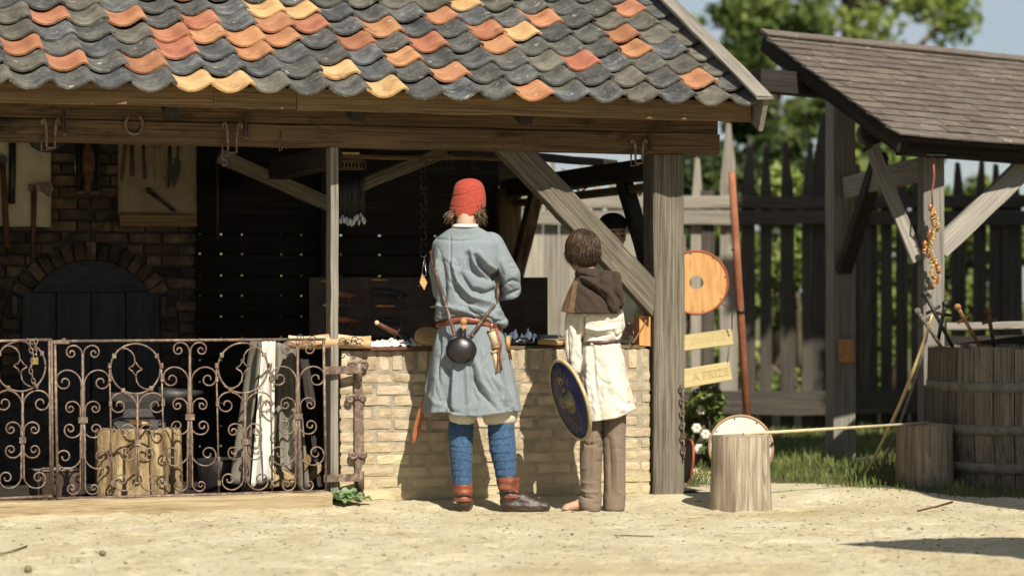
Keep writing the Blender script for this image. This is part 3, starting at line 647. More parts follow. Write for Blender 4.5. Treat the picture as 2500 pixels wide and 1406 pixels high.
board('shelf_board', U(2310, 797, 17.3), U(2600, 792, 17.6), .05, .03, SWD, lean, (0, -1, 0))
board('trestle', U(2300, 845, 17.5), U(2600, 842, 17.7), .14, .03, M['dark_wood'], lean, (0, -1, 0))
lg = U(2132, 322, 17.0); mb = MB(); mb.tube([lg + V((0, -.1, 0)), lg + V((0, .2, 0))], .085, 14); o = mb.build('hanging_log', M['dark_wood'], lean)

# ------------------------------------------------------------------ foliage
def leafmass(clumps, n, size, seed=1, flat=0.0):
    """leaf-sized faces scattered through clumps [(centre, (rx,ry,rz))]"""
    rg = np.random.default_rng(seed); vol = np.array([c[1][0] * c[1][1] * c[1][2] for c in clumps]) ** .7; cnt = rg.multinomial(n, vol / vol.sum())
    vs_, fs = [], []
    for (c, r), k in zip(clumps, cnt):
        d = rg.normal(size=(k, 3)); d /= np.linalg.norm(d, axis=1)[:, None]; rad = rg.random(k) ** .45
        vs_.append(np.array(c) + d * rad[:, None] * np.array(r))
    P = np.concatenate(vs_); k = len(P)
    a = rg.normal(size=(k, 3)); a /= np.linalg.norm(a, axis=1)[:, None]; b = rg.normal(size=(k, 3)); b -= (b * a).sum(1)[:, None] * a; b /= np.linalg.norm(b, axis=1)[:, None]
    s_ = size * rg.uniform(.6, 1.4, k)[:, None]
    q = np.stack([P - a * s_, P + b * s_ * .55, P + a * s_, P - b * s_ * .55], 1).reshape(-1, 3)
    return q, np.arange(4 * k).reshape(-1, 4)
def leafobj(name, clumps, n, size, mat, parent, seed=1):
    q, f = leafmass(clumps, n, size, seed); me = bpy.data.meshes.new(name); off = np.array(PW[parent.name]) if parent else 0
    me.from_pydata((q - off).tolist(), [], f.tolist()); me.materials.append(mat); o = bpy.data.objects.new(name, me); link(o, parent); return o
def clumpy(c, R, n, seed, sub=.42):
    r = random.Random(seed); out = []
    for _ in range(n):
        d = V((r.gauss(0, 1), r.gauss(0, 1), r.gauss(0, 1))).normalized() * r.uniform(.35, 1.0)
        k = sub * r.uniform(.45, 1.25); m = min(R)
        out.append(((c[0] + d.x * R[0], c[1] + d.y * R[1], c[2] + d.z * R[2]), (m * k, m * k, m * k * .8)))
    return out
def tree(name, label, base, h, crown, R, nc, nl, size, mat, seed, group=None):
    t = thing(name, label, 'tree', base, group); base = V(base); mb = MB(); r = random.Random(seed); c = V(crown)
    rt = h * .028
    mb.tube([base - V((0, 0, .1)), base.lerp(c, .35) + V((r.uniform(-.1, .1), 0, 0)), base.lerp(c, .75), c], [rt * 1.3, rt, rt * .7, rt * .4], 10)
    cl = clumpy(crown, R, nc, seed)
    for k in range(min(9, nc)):
        e = V(cl[k][0]); s0 = base.lerp(c, r.uniform(.4, .8)); mb.tube([s0, s0.lerp(e, .5) + V((0, 0, .2)), e], [rt * .5, rt * .3, rt * .12], 6)
    mb.build('trunk', M['bark'], t); leafobj('crown', cl, nl, size, mat, t, seed); return t
tree('broadleaf_tree', 'big leafy tree with an open crown rising behind the shingled shed', (6.4, 46, 0), 9, (6.0, 46, 6.9), (2.9, 1.2, 2.5), 30, 3300, .10, M['leaf_light'], 5)
tree('slender_tree', 'slender drooping tree between the tiled roof and the shingle roof', (4.5, 42, 0), 8, (4.2, 42, 5.3), (1.2, 1.0, 2.5), 18, 2300, .11, M['leaf_mid'], 8)
# hedge and undergrowth beyond the palisade
def shrub(name, label, c, R, n, nl, size, mat, seed, group=None):
    t = thing(name, label, 'shrub', (c[0], c[1], 0), group); mb = MB(); r = random.Random(seed)
    cl = clumpy(c, R, n, seed, .5)
    for k in range(5): e = V(cl[k][0]); mb.tube([V((c[0] + r.uniform(-.2, .2), c[1], -.05)), V((e.x * .5 + c[0] * .5, e.y, e.z * .5)), e], [.04, .03, .01], 6)
    mb.build('stem', M['bark'], t); leafobj('foliage', cl, nl, size, mat, t, seed); return t
gS = 'shrubs beyond the palisade'
shrub('shrub', 'dark green shrub right behind the pickets beside the tiled roof corner', (2.85, 30, 1.6), (.9, .6, 1.2), 22, 5000, .07, M['leaf_dark'], 21, gS)
shrub('shrub', 'bright sunlit shrub showing between the pickets left of the shingled shed', (3.15, 26.6, 1.35), (1.3, .5, 1.35), 28, 7000, .055, M['leaf_light'], 22, gS)
shrub('shrub', 'tall yellow green shrub behind the highest dark picket', (3.9, 27, 1.5), (.8, .5, 1.6), 22, 5000, .06, M['leaf_light'], 23, gS)
shrub('shrub', 'light green shrub glimpsed between the grey pickets beside the smithy post', (1.6, 26.5, 1.3), (1.0, .5, 1.4), 20, 5000, .055, M['leaf_light'], 24, gS)
shrub('shrub', 'green shrub seen under the shingled shed roof through the palisade gaps', (5.3, 26.8, 1.3), (1.4, .5, 1.5), 26, 7000, .06, M['leaf_light'], 25, gS)
shrub('shrub', 'tall dark hedge bush rising behind the pickets beside the barge board', (3.0, 34, 2.4), (1.7, .8, 2.1), 36, 11000, .09, M['leaf_dark'], 29, gS)
shrub('shrub', 'broad mid green shrub far back below the drooping tree', (4.9, 36, 2.2), (2.3, 1, 1.7), 34, 8000, .10, M['leaf_mid'], 26, gS)
shrub('shrub', 'shrub behind the smithy whose leaves show through the board gaps', (-2.3, 21.2, 1.5), (1.9, .5, 1.6), 40, 14000, .09, M['leaf_light'], 27, gS)
shrub('shrub', 'low rose bush with pale blooms at the foot of the smithy corner post', (1.32, 17.4, .32), (.18, .25, .38), 16, 1800, .03, M['leaf_mid'], 28)
leaf_o = COL.objects.get('foliage.007')
rose = [o for o in COL.objects if o.get('label', '').startswith('low rose bush')][0]
for px, py in ((1712, 1000), (1700, 1045), (1706, 1095), (1722, 1060)):
    c = U(px, py, 17.2); mb = MB()
    for k in range(6):
        a = 2 * PI * k / 6; mb.ell(c + V((math.cos(a) * .018, -.01, math.sin(a) * .018)), .017, .01, .017, n=8)
    mb.build('bloom', M['white_cloth'], rose)
# off the frame to the right: added tree, placed and shaped to shade the palisade
def sunback(P, t): return V(P) - SUNT * t
tree('added_shade_tree', 'tall tree standing outside the picture on the right, shading the palisade', (5.6, 18.3, 0), 9, (5.75, 18.1, 6.5), (1.75, 1.0, 1.5), 120, 17000, .15, M['leaf_mid'], 31)
# grass
def grass(name, label, n, area, mat, hmin, hmax, seed, wid=.004):
    r = random.Random(seed); vs_, fs = [], []
    while len(fs) < n:
        x, y = r.uniform(area[0], area[1]), r.uniform(area[2], area[3])
        e = 15.2 - .30 * (x - 2.2) + .5 * mnoise.noise(V((x * .9, y * .9, 0))) + .14 * mnoise.noise(V((x * 5, y * 5, 0)))
        if y < e: continue
        d = mnoise.noise(V((x * 2.2, y * 2.2, 7)))
        if d < r.uniform(-.6, .35) : continue
        h = r.uniform(hmin, hmax) * (.65 + .8 * max(0, d)) * min(1, .35 + (y - e) * 1.4); a = r.uniform(0, 2 * PI); l = r.uniform(.1, .6) * h; w = wid * r.uniform(.7, 1.5)
        dx, dy = math.cos(a), math.sin(a); z = gz(x, y); k = len(vs_)
        vs_ += [(x - dy * w, y + dx * w, z), (x + dy * w, y - dx * w, z), (x + dx * l * .4 + dy * w * .6, y + dy * l * .4 - dx * w * .6, z + h * .6), (x + dx * l * .4 - dy * w * .6, y + dy * l * .4 + dx * w * .6, z + h * .6), (x + dx * l, y + dy * l, z + h)]
        fs += [(k, k + 1, k + 2, k + 3), (k + 3, k + 2, k + 4)]
    me = bpy.data.meshes.new(name); me.from_pydata(vs_, [], fs); me.materials.append(mat); o = bpy.data.objects.new(name, me); link(o); return tag(o, label, 'grass', kind='stuff')
grass('grass', 'short green grass on the yard edge before the palisade', 34000, (1.25, 4.8, 14.4, 22.2), M['grass'], .03, .11, 3)
# ================================================================== IRON GATES
GB = -.10
def gp(x, y, db=0): return FB(x, y, GB + db)
def spiral(cx, cy, sx, up, turns=1.55, rin=.13):
    """scroll in gate pixels: leaves the stem at x=sx level with its eye, arches away and curls into (cx, cy)"""
    R0 = abs(sx - cx); sg = 1 if sx > cx else -1; out = []; n = 40
    for i in range(n + 1):
        f = i / n; ph = f * turns * 2 * PI; r = R0 * (1 - f) ** 1.05 * (1 - .38 * min(1, ph / PI)) + R0 * rin * f
        out.append((cx + sg * r * math.cos(ph), cy - up * r * math.sin(ph)))
    return out
def iron(gate, name, pts, r=.0055, mat='rust', n=6): 
    mb = MB(); mb.tube([gp(x, y) for x, y in pts], r, n); return mb.build(name, M[mat], gate)
def collar(gate, x, y, w=15, h=12):
    P = gp(x, y); mb = MB(); mb.box(P, w / 440, .022, h / 440, Matrix.Rotation(TH, 3, 'Z')); mb.build('collar', M['rust'], gate, smooth=False)
def eye(gate, x, y): pass
def stemA(g, x, y):
    for s in (-1, 1):
        for k, (dx, dy, up, end) in enumerate(((27.5, -163, 1, 0), (45, -92, 1, 0), (30, -28, 1, 0), (31, 22, -1, 0), (44.5, 90, -1, 0), (27, 166, -1, 0))):
            off = 1.5 + 2.2 * (k % 3); sx = x + s * off; cy = y + dy
            pts = [(x + s * (2.5 + off * .25), y)] if True else []
            mid = [(sx, y + dy * .35), (sx, y + dy * .8)] if abs(dy) > 60 else [(sx, y + dy * .5)]
            iron(g, 'scroll', pts + mid + spiral(x + s * dx, cy, sx, up), .0048)
    iron(g, 'stem', [(x, y - 160), (x, y + 165)], .006)
    collar(g, x, y, 22, 14)
def stemB(g, x, y, mir=1):
    for s in (-1, 1):
        for k, (dx, dy, up) in enumerate(((45, -90, 1), (28.5, -26, 1), (28.5, 24, -1), (39, 92, -1))):
            off = 1.5 + 2 * (k % 2); sx = x + s * off
            iron(g, 'scroll', [(x + s * 2.5, y), (sx, y + dy * .6)] + spiral(x + s * dx, y + dy, sx, up), .0048)
    iron(g, 'stem', [(x, y - 118), (x, y + 95)], .006)
    collar(g, x, y, 15, 14)
    cx, cy, r = x - 5, y - 180, 61
    iron(g, 'ring', [(cx + r * math.cos(t), cy + r * math.sin(t)) for t in np.linspace(0, 2 * PI, 41)], .0055)
    for s in (-1, 1):                           # two facing arcs that meet in a little four-pointed star
        T = lambda u, v: (cx + s * mir * u, cy + s * v)
        iron(g, 'arc', [T(u, v) for u, v in ((-46, -44), (-36, -50), (-22, -49), (-10, -42), (-3, -31), (-1, -16), (-5, -8), (-17, -1))], .0045)
        iron(g, 'arc', [T(u, v) for u, v in ((-17, -1), (-7, 6), (-1, 16))], .004)
    for an in (-2.6, -.55, 2.1, .9): collar(g, cx + r * math.cos(an), cy + r * math.sin(an), 9, 11)
G2 = thing('wrought_iron_gate', 'wide rusty scrollwork gate leaf hinged on the slim post beside the brick counter', 'gate', gp(465, 1210), 'scrollwork gate leaves')
for nm, pts, r in (('top_rail', [(134, 833), (795, 828)], .008), ('bottom_rail', [(140, 1217), (797, 1199)], .009), ('stile', [(134, 833), (141, 1217)], .008), ('stile', [(790, 828), (796, 1199)], .008)):
    iron(G2, nm, pts, r, n=8)
for x0, x1, y1 in ((267, 274, 1213), (394, 403, 1209), (528, 535, 1206), (660, 665, 1202)):
    iron(G2, 'bar', [(x0, 890), ((x0 + x1) / 2, 1050), (x1, y1)], .005)
    for yy in (892, 925, 985, 1120, 1178): collar(G2, x0 + (x1 - x0) * (yy - 890) / 315, yy, 7, 12)
stemA(G2, 202, 1025); stemA(G2, 463.5, 1017.5); stemA(G2, 727, 1016)
stemB(G2, 335.5, 1080); stemB(G2, 598, 1078, -1)
mb = MB(); mb.box(gp(149, 835), .085, .02, .018, Matrix.Rotation(TH, 3, 'Z')); mb.tube([gp(155, 830), gp(155, 826)], .012, 8); mb.build('latch', M['rust'], G2, smooth=False)
G1 = thing('wrought_iron_gate', 'rusty scrollwork gate leaf cut off by the left picture edge, closed with a chain', 'gate', gp(60, 1215), 'scrollwork gate leaves')
for nm, pts, r in (('top_rail', [(-120, 836), (126, 829)], .008), ('bottom_rail', [(-120, 1222), (127, 1211)], .009), ('stile', [(120, 829), (124, 1211)], .007), ('stile', [(126, 829), (129, 1211)], .007), ('bar', [(-14, 860), (-10, 1214)], .005)):
    iron(G1, nm, pts, r, n=8)
stemB(G1, 55, 1074)
def chain(name, pts, label, mat, link_l=.032, r=.0035, grp=None, Ybase=None):
    """oval links threaded along a path of world points"""
    t = thing(name, label, 'chain', min(pts, key=lambda p: p.z), grp); d = []; 
    for i in range(len(pts) - 1):
        sg = pts[i + 1] - pts[i]; n = max(1, int(sg.length / (link_l * .72)))
        for k in range(n): d.append((pts[i] + sg * ((k + .5) / n), sg.normalized()))
    for i, (p, ax) in enumerate(d):
        u = ax.cross(V((0, 1, 0)));
        if u.length < .1: u = V((1, 0, 0))
        u.normalize(); w = ax.cross(u)
        if i % 2: u = (w * .9 + u * .45).normalized()
        mb = MB(); mb.tube([p + ax * math.cos(a) * link_l * .5 + u * math.sin(a) * link_l * .3 for a in np.linspace(0, 2 * PI, 15)], r, 6); mb.build('chain_link', mat, t)
    return t
chain('gate_chain', [gp(68, 828, -.02), gp(74, 850, -.025), gp(82, 872, -.025), gp(74, 900, -.025), gp(80, 925, -.025), gp(86, 945, -.02)], 'steel chain hanging from the top rail of the left gate leaf', M['rust'])
chain('gate_chain', [gp(88, 828, -.02), gp(86, 850, -.03), gp(84, 868, -.03)], 'short loop of chain holding the brass padlock', M['rust'])
pl = thing('padlock', 'small brass padlock hanging on the gate chain', 'padlock', gp(86, 890, -.03)); P = gp(86, 881, -.035)
mb = MB(); mb.box(P, .03, .014, .036, Matrix.Rotation(TH, 3, 'Z')); mb.build('lock_body', M['brass'], pl, smooth=False)
mb = MB(); mb.tube([P + V((math.cos(a) * .010, 0, .018 + math.sin(a) * .02)) for a in np.linspace(0, PI, 10)], .003, 6); mb.build('shackle', M['steel'], pl)

hs = thing('hinge_strap', 'long wrought iron hinge strap with curled ends on the brick counter', 'hinge', FB(875, 1205, -.02))
def flatbar(path, w, t=.008):
    mb = MB(); pts = [FB(x, y, b) for x, y, b in path]; rings = []
    for i, p in enumerate(pts):
        tn = (pts[min(i + 1, len(pts) - 1)] - pts[max(0, i - 1)]).normalized(); s_ = tn.cross(E2).normalized(); W = w[i] if hasattr(w, '__len__') else w
        rings.append([p + s_ * W / 2 - E2 * t / 2, p - s_ * W / 2 - E2 * t / 2, p - s_ * W / 2 + E2 * t / 2, p + s_ * W / 2 + E2 * t / 2])
    return mb.loft(rings)
flatbar([(873, 893, -.03), (874, 930, -.025), (876, 985, -.02), (877, 1100, -.02), (877, 1118, -.02), (874, 1150, -.02), (877, 1195, -.025), (884, 1212, -.05)], [.04, .045, .05, .055, .055, .03, .052, .03], .012).build('strap', M['rust'], hs, smooth=False)
for cx, cy, sx, up in ((858, 893, 872, 1), (889, 894, 874, 1), (855, 975, 870, 1), (886, 974, 876, 1), (860, 1110, 872, -1), (888, 1109, 878, -1)):
    mb = MB(); mb.tube([FB(x, y, -.03) for x, y in spiral(cx, cy, sx, up, 1.2, .2)], .008, 6, flat=1.4); mb.build('curl', M['rust'], hs)
for y0, x1 in ((903, 876), (1166, 880)):
    flatbar([(790, y0 + 1, -.10), (830, y0, -.085), (x1, y0 - 1, -.06)], .042, .012).build('hinge_arm', M['rust'], hs, smooth=False)
    P = FB(876 if y0 < 1000 else 881, y0 + 6, -.055); mb = MB(); mb.tube([P + V((0, 0, -.05)), P + V((0, 0, .05))], [.02, .018], 10); mb.build('knuckle', M['rust'], hs)

# ================================================================== THINGS HUNG ON THE LINTEL
def hook_pair(px, py, s, label):
    t = thing('iron_hook', label, 'hook', FB(px, py, -.13), 'square iron hooks on the lintel'); k = s
    for dx in (-14 * k, 14 * k):
        pts = [(px + dx * 1.5, py - 58 * k), (px + dx * 1.7, py - 70 * k), (px + dx * 1.2, py - 74 * k), (px + dx * .9, py - 62 * k), (px + dx * .75, py - 25 * k), (px + dx * .75, py)]
        mb = MB(); mb.tube([FB(x, y, -.125) for x, y in pts], [.006, .007, .009, .011, .007, .006], 7); mb.build('prong', M['rust'], t)
    mb = MB(); mb.tube([FB(px - 11 * k, py, -.125), FB(px + 11 * k, py, -.125)], .006, 7); mb.build('crossbar', M['rust'], t)
    mb = MB(); mb.tube([FB(px - 24 * k, py - 30 * k, -.11), FB(px - 24 * k, py + 8 * k, -.11), FB(px, py + 5 * k, -.11)], .005, 6); mb.build('loop', M['rust'], t)
    mb = MB(); mb.tube([FB(px + 32 * k, py - 95 * k, -.115), FB(px + 34 * k, py - 38 * k, -.12), FB(px + 36 * k, py - 34 * k, -.13)], .011, 6); mb.build('spike', M['rust'], t)
hook_pair(124, 361, .95, 'forged double hook with square loop on the far left of the lintel')
hook_pair(567, 373, 1.0, 'forged double hook with square loop on the lintel left of the slim post')
hook_pair(1560, 399, .8, 'forged double hook with square loop on the lintel beside the corner post')
P = FB(327, 308, -.1); mb = MB()
pts = [FB(327 + 21 * math.sin(a), 303 - 25 * math.cos(a) * -1 if 0 else 303 + 25 * math.cos(a), -.105) for a in np.linspace(-2.55, 2.55, 22)]
mb.tube(pts, [.009] + [.0145] * 20 + [.009], 8, flat=.6); o = mb.build('horseshoe', M['rust']); tag(o, 'rusty horseshoe nailed to the lintel', 'horseshoe')
mb = MB(); mb.tube([FB(x, y, -.12) for x, y in ((686, 320), (681, 362), (683, 369), (688, 366), (689, 350))], .0035, 6); o = mb.build('wire_hook', M['rust']); tag(o, 'thin bent wire hook on the lintel left of the slim post', 'hook')
mb = MB(); mb.tube([FB(x, y, .2) for x, y in ((538, 375), (545, 390), (553, 392), (554, 402), (546, 406), (541, 400))], .0035, 6); o = mb.build('wire_hook', M['steel']); tag(o, 'pale S-shaped wire hook in the dark below the double hook', 'hook')

# chain of S hooks
t = thing('hook_chain', 'chain of S-shaped wire hooks hanging left of the red hat', 'chain', FB(1034, 620, .3)); y = 385
for k in range(6):
    s = 1 if k % 2 else -1; pts = []
    for a in np.linspace(-.3, 4.2, 12): pts.append((1034 + s * 7 * math.cos(a), y + 10 - 7 * math.sin(a)))
    for a in np.linspace(1.2, -3.4, 12): pts.append((1034 - s * 7 * math.cos(a), y + 30 + 8 * math.sin(a) * -1))
    mb = MB(); mb.tube([FB(px, py, .30 + .012 * (k % 2)) for px, py in pts], .0036, 6); mb.build('hook', M['iron'], t); y += 41
t = thing('wooden_tag', 'small yellow wooden tag on a wire below the hook chain', 'tag', FB(1035, 705, .3))
mb = MB(); mb.tube([FB(1036, 628, .3), FB(1030, 668, .3), FB(1033, 676, .3), FB(1041, 672, .3), FB(1036, 628, .3)], .0016, 5); mb.build('wire', M['steel'], t)
mb = MB(); c = [FB(x, y, .3) for x, y in ((1031, 667), (1043, 690), (1036, 708), (1025, 690))]; mb.loft([c, [p + E2 * .012 for p in c]]); mb.build('plate', M['pine'], t, smooth=False)
mb = MB(); c = [FB(x, y, .31) for x, y in ((1020, 700), (1028, 690), (1026, 698))]; mb.loft([c, [p + E2 * .003 for p in c]]); mb.build('blade', M['steel'], t, smooth=False)
# cord necklaces under a brass rail
o = MB(); o.box(FB(856, 375, .3), .10, .012, .012, Matrix.Rotation(TH, 3, 'Z')); ob = o.build('brass_comb', M['brass'], smooth=False, origin=FB(856, 378, .3)); tag(ob, 'brass comb rail the dark cords hang from', 'rail')
for k in range(14):
    px = 832 + k * 4.4; db = .28 + .05 * rnd.random(); yb = 520 + rnd.uniform(0, 28)
    t = thing('cord_necklace', 'dark leather cord with silver pendant in the bunch behind the slim post', 'necklace', FB(px, yb, db), 'bunch of dark leather cords')
    for s in (-1, 1):
        mb = MB(); mb.tube([FB(px + s * 1.0, 418, db), FB(px + s * 1.8 + rnd.uniform(-1, 1), 470, db), FB(px, yb - 10, db)], .0024, 5); mb.build('cord', M['leather_black'], t)
    if k % 2 == 0:
        mb = MB(); mb.tube([FB(px + 9 * math.cos(a), 403 + 12 * math.sin(a), db) for a in np.linspace(0, 2 * PI, 16)], .0012, 5); mb.build('wire_loop', M['brass'], t)
    mb = MB(); mb.ell(FB(px, yb, db), .010 + .004 * rnd.random(), .004, .02); mb.build('pendant', M['steel'], t)
for px in (1085, 1100, 1108, 1160, 1166):
    mb = MB(); mb.tube([FB(px + 8 * math.cos(a), 404 + 10 * math.sin(a) - (6 if a < 1 else 0), .35) for a in np.linspace(.6, 5.2, 12)], .0022, 5)
    o = mb.build('ring_hook', M['iron']); tag(o, 'small open ring hook on the rail above the red hat', 'hook', 'ring hooks on the rail')
t = thing('bent_hook', 'black angular hook with a wire end hanging in the open side by the brace', 'hook', FB(1418, 495, 1.2))
mb = MB(); mb.tube([FB(x, y, 1.2) for x, y in ((1393, 450), (1417, 470), (1443, 450), (1437, 422))], .006, 6); mb.build('bar', M['iron'], t)
mb = MB(); mb.tube([FB(x, y, 1.2) for x, y in ((1417, 470), (1412, 490), (1415, 495), (1420, 490))], .0025, 5); mb.build('wire', M['steel'], t)
mb = MB(); mb.tube([FB(530, 390, 2.2), FB(531, 480, 2.2), FB(531, 585, 2.2)], .008, 6); o = mb.build('hanging_rope', M['handle_old']); tag(o, 'dark rope hanging straight down at the back of the smithy', 'rope')
chain('post_chain', [FB(1664, 940, -.05), FB(1666, 1000, -.05), FB(1667, 1060, -.05), FB(1669, 1120, -.05)], 'rusty chain hanging down the sunlit corner post', M['rust'], .04, .0045)

# ================================================================== FORGE WALL TOOLS
WB = 1.955
def sheet(name, label, cat, x0, y0, x1, y1, b, mat, seed):
    r = random.Random(seed); nx_, ny_ = 10, 10; a0_, zt_ = AZ(x0, y0, b); a1_, zb_ = AZ(x1, y1, b); mb = MB(); rows = []
    for j in range(ny_ + 1):
        rows.append([B(a0_ + (a1_ - a0_) * i / nx_ + r.uniform(-.002, .002), b + .010 * math.sin(i * .9 + j * .4) * .5 + r.uniform(-.003, .003), zt_ + (zb_ - zt_) * j / ny_ + r.uniform(-.003, .003)) for i in range(nx_ + 1)])
    mb.loft(rows, False, False, False); o = mb.build(name, mat, origin=B((a0_ + a1_) / 2, b, zb_)); sm = o.modifiers.new('thick', 'SOLIDIFY'); sm.thickness = .006; return tag(o, label, cat)
sheet('canvas_sheet', 'pale canvas sheet tacked to the forge wall at the left edge', 'canvas', -60, 300, 124, 554, WB, M['canvas'], 1)
sheet('burlap_sheet', 'brown burlap tool sheet on the forge wall above a light batten', 'canvas', 288, 300, 479, 530, WB, M['burlap'], 2)
P0, P1_ = FB(291, 537, WB - .03), FB(479, 539, WB - .03); o = board('wooden_batten', P0, P1_, .075, .045, M['fascia'], None, -E2); tag(o, 'light wooden batten holding the lower edge of the burlap sheet', 'batten')
def bar(name, pts, r, mat, parent=None, b=WB - .03, n=7, flat=1.0): 
    mb = MB(); mb.tube([FB(x, y, b) for x, y in pts], r, n, flat=flat); return mb.build(name, M[mat], parent)
def poly(name, pts, th, mat, parent, b=WB - .03, smooth=False):
    mb = MB(); c = [FB(x, y, b - th / 2) for x, y in pts]; mb.loft([c, [p + E2 * th for p in c]]); return mb.build(name, M[mat], parent, smooth=smooth)
t = thing('axe', 'axe with rusty bearded head and long brown handle hanging on the canvas', 'axe', FB(80, 630, WB - .03))
bar('handle', [(83, 452), (82, 540), (79, 630)], [.018, .015, .013], 'handle_old', t); poly('head', [(70, 452), (98, 450), (124, 444), (131, 462), (122, 482), (104, 468), (94, 466), (72, 468)], .03, 'rust', t)
t = thing('hammer', 'long handled hammer hanging at the left picture edge', 'hammer', FB(15, 608, WB - .03))
bar('handle', [(6, 385), (12, 500), (17, 607)], [.018, .018, .022], 'handle_old', t); poly('head', [(-14, 380), (16, 382), (17, 398), (-14, 400)], .05, 'iron', t)
o = bar('iron_bar', [(30, 335), (30, 420), (28, 498)], .022, 'iron', flat=.5); tag(o, 'flat dark iron bar hanging on the canvas beside the hammer', 'bar')
mb = MB(); P = FB(115, 318, WB - .06); mb.lathe([(.0, -.02), (.10, -.02), (.135, .01), (.14, .015), (.13, .02), (0, .0)], P, 28, (-E2).to_track_quat('Z', 'Y').to_matrix()); o = mb.build('iron_pan', M['iron']); tag(o, 'dark round iron pan half hidden by the lintel', 'pan')
for k, (pts, r, tip, mat, lab) in enumerate((
    ([(308, 330), (302, 385), (296, 440)], .010, None, 'handle_old', 'thin poker with a pale wrapped grip at the left of the burlap'),
    ([(322, 340), (322, 395), (323, 400)], .010, [(317, 398), (329, 398), (329, 430), (318, 430)], 'iron', 'spatula-shaped forge tool second on the burlap'),
    ([(350, 340), (352, 405)], .010, [(347, 405), (358, 405), (358, 438), (350, 438)], 'iron', 'flat chisel third on the burlap'),
    ([(373, 345), (376, 420)], .007, None, 'handle', 'slim awl with a wooden grip on the burlap'),
    ([(392, 345), (401, 432)], .007, None, 'handle', 'second slim awl leaning beside the first on the burlap'),
    ([(415, 340), (414, 400), (411, 460)], .011, None, 'iron', 'long dark iron rod beside the trowel'),
    ([(437, 335), (433, 390)], .009, [(427, 390), (440, 392), (441, 410), (436, 430), (424, 460), (420, 440), (422, 410)], 'iron', 'pointed trowel hanging at the right of the burlap'))):
    t = thing('forge_tool', lab, 'tool', FB(pts[-1][0], pts[-1][1], WB - .03)); bar('shaft', pts, [r] * (len(pts) - 1) + [r * .6], mat, t)
    if tip: poly('blade', tip, .006, 'iron', t)
    if mat == 'handle': bar('point', [pts[1], (pts[1][0] + 3, pts[1][1] + 26)], [.004, .001], 'steel', t)
t = thing('forge_tool', 'dark tongs leaning aslant above the light batten', 'tool', FB(425, 515, WB - .03)); bar('shaft', [(362, 466), (400, 495), (427, 516)], [.014, .011, .010], 'iron', t); bar('jaw', [(358, 462), (366, 468)], .018, 'iron', t)
nch = thing('wall_niche', 'dark wooden niche box on the forge wall', 'niche', FB(218, 475, WB)); 
for pts in ([(193, 335), (193, 470)], [(240, 335), (240, 470)]): bar('side', pts, .012, 'dark_wood', nch, n=4)
bar('shelf', [(190, 470), (243, 470)], .014, 'oak', nch, n=4); poly('back', [(193, 335), (240, 335), (240, 470), (193, 470)], .006, 'dark_wood', nch, WB - .008)
fg = thing('carved_figure', 'small carved wooden figure standing in the niche', 'figure', FB(216, 466, WB - .04)); pm = MB()
for x, y, r in ((214, 352, .022), (214, 374, .034), (216, 400, .038), (217, 430, .034), (214, 458, .028)): pm.ell(FB(x, y, WB - .04), r, r * .8, r * 1.5)
pm.cap(FB(205, 375, WB - .05), FB(204, 420, WB - .06), .014, .010); pm.cap(FB(226, 375, WB - .05), FB(228, 415, WB - .06), .014, .010)
me = blob(pm, .006, 3); place(me, 'body', M['handle_old'], fg)
mb = MB(); mb.tube([FB(182, 345, WB - .03), FB(183, 400, WB - .03), FB(185, 436, WB - .03)], .003, 5); o = mb.build('bent_wire', M['steel']); tag(o, 'thin bent wire hanging on the forge bricks left of the niche', 'wire')

# ================================================================== BEHIND THE GATE
def stump(name, label, base, rad, h, matside, mattop, seed, lean_=(0, 0), flare=1.08, rough=.05, n=36):
    r = random.Random(seed); t = thing(name, label, 'stump', base); ph = [r.uniform(0, 6) for _ in range(4)]
    jit = lambda a, z: 1 + rough * (.5 * math.sin(3 * a + ph[0]) + .35 * math.sin(5 * a + ph[1] + z * 4) + .25 * math.sin(11 * a + ph[2]) + .2 * math.sin(17 * a + ph[3]))
    mb = MB(); mb.lathe([(rad * flare * .98, -.02), (rad * flare, .0), (rad * 1.03, h * .25), (rad, h * .6), (rad * .99, h - .008), (rad * .97, h)], base, n, None, jit); autosmooth(mb.build('trunk', M[matside], t), 45)
    mb = MB(); mb.lathe([(rad * .965, h + .001), (rad * .7, h + .004), (rad * .02, h + .003)], base, n, None, jit); mb.build('cut_face', M[mattop], t); return t
P = FB(332, 1208, .42); base = V((P.x, P.y, .0)); zt_ = FB(332, 1046, .42).z
stump('chopping_block', 'rough anvil stump with splintered bark behind the scrollwork gate', base, .232, zt_, 'chopblock', 'endgrain', 4, rough=.10, flare=1.04, n=60)
an = thing('anvil', 'dark iron anvil standing on the rough stump behind the gate', 'anvil', base + V((0, 0, zt_)))
mb = MB(); c = base + V((0, 0, zt_ + .004)); q = Matrix.Rotation(TH, 3, 'Z'); rings = []
for w, d, z in ((.30, .22, 0), (.29, .21, .035), (.17, .13, .07), (.15, .12, .11), (.24, .13, .15), (.30, .13, .165), (.30, .13, .20)):
    rings.append([c + q @ V((sx * w / 2, sy * d / 2, z)) for sx, sy in ((-1, -1), (1, -1), (1, 1), (-1, 1))])
mb.loft(rings); mb.build('anvil_body', M['iron'], an, smooth=False)
mb = MB(); mb.tube([c + q @ V((.13, 0, .175)), c + q @ V((.25, 0, .18)), c + q @ V((.38, 0, .195))], [.055, .04, .01], 12); mb.build('horn', M['iron'], an)
t = thing('hammer', 'hammer head lying on the anvil stump behind the gate', 'hammer', base + V((.05, -.14, zt_ + .005)))
mb = MB(); mb.box(base + V((.11, -.13, zt_ + .03)), .05, .045, .05, Matrix.Rotation(.5, 3, 'Z')); mb.build('head', M['steel'], t, smooth=False)
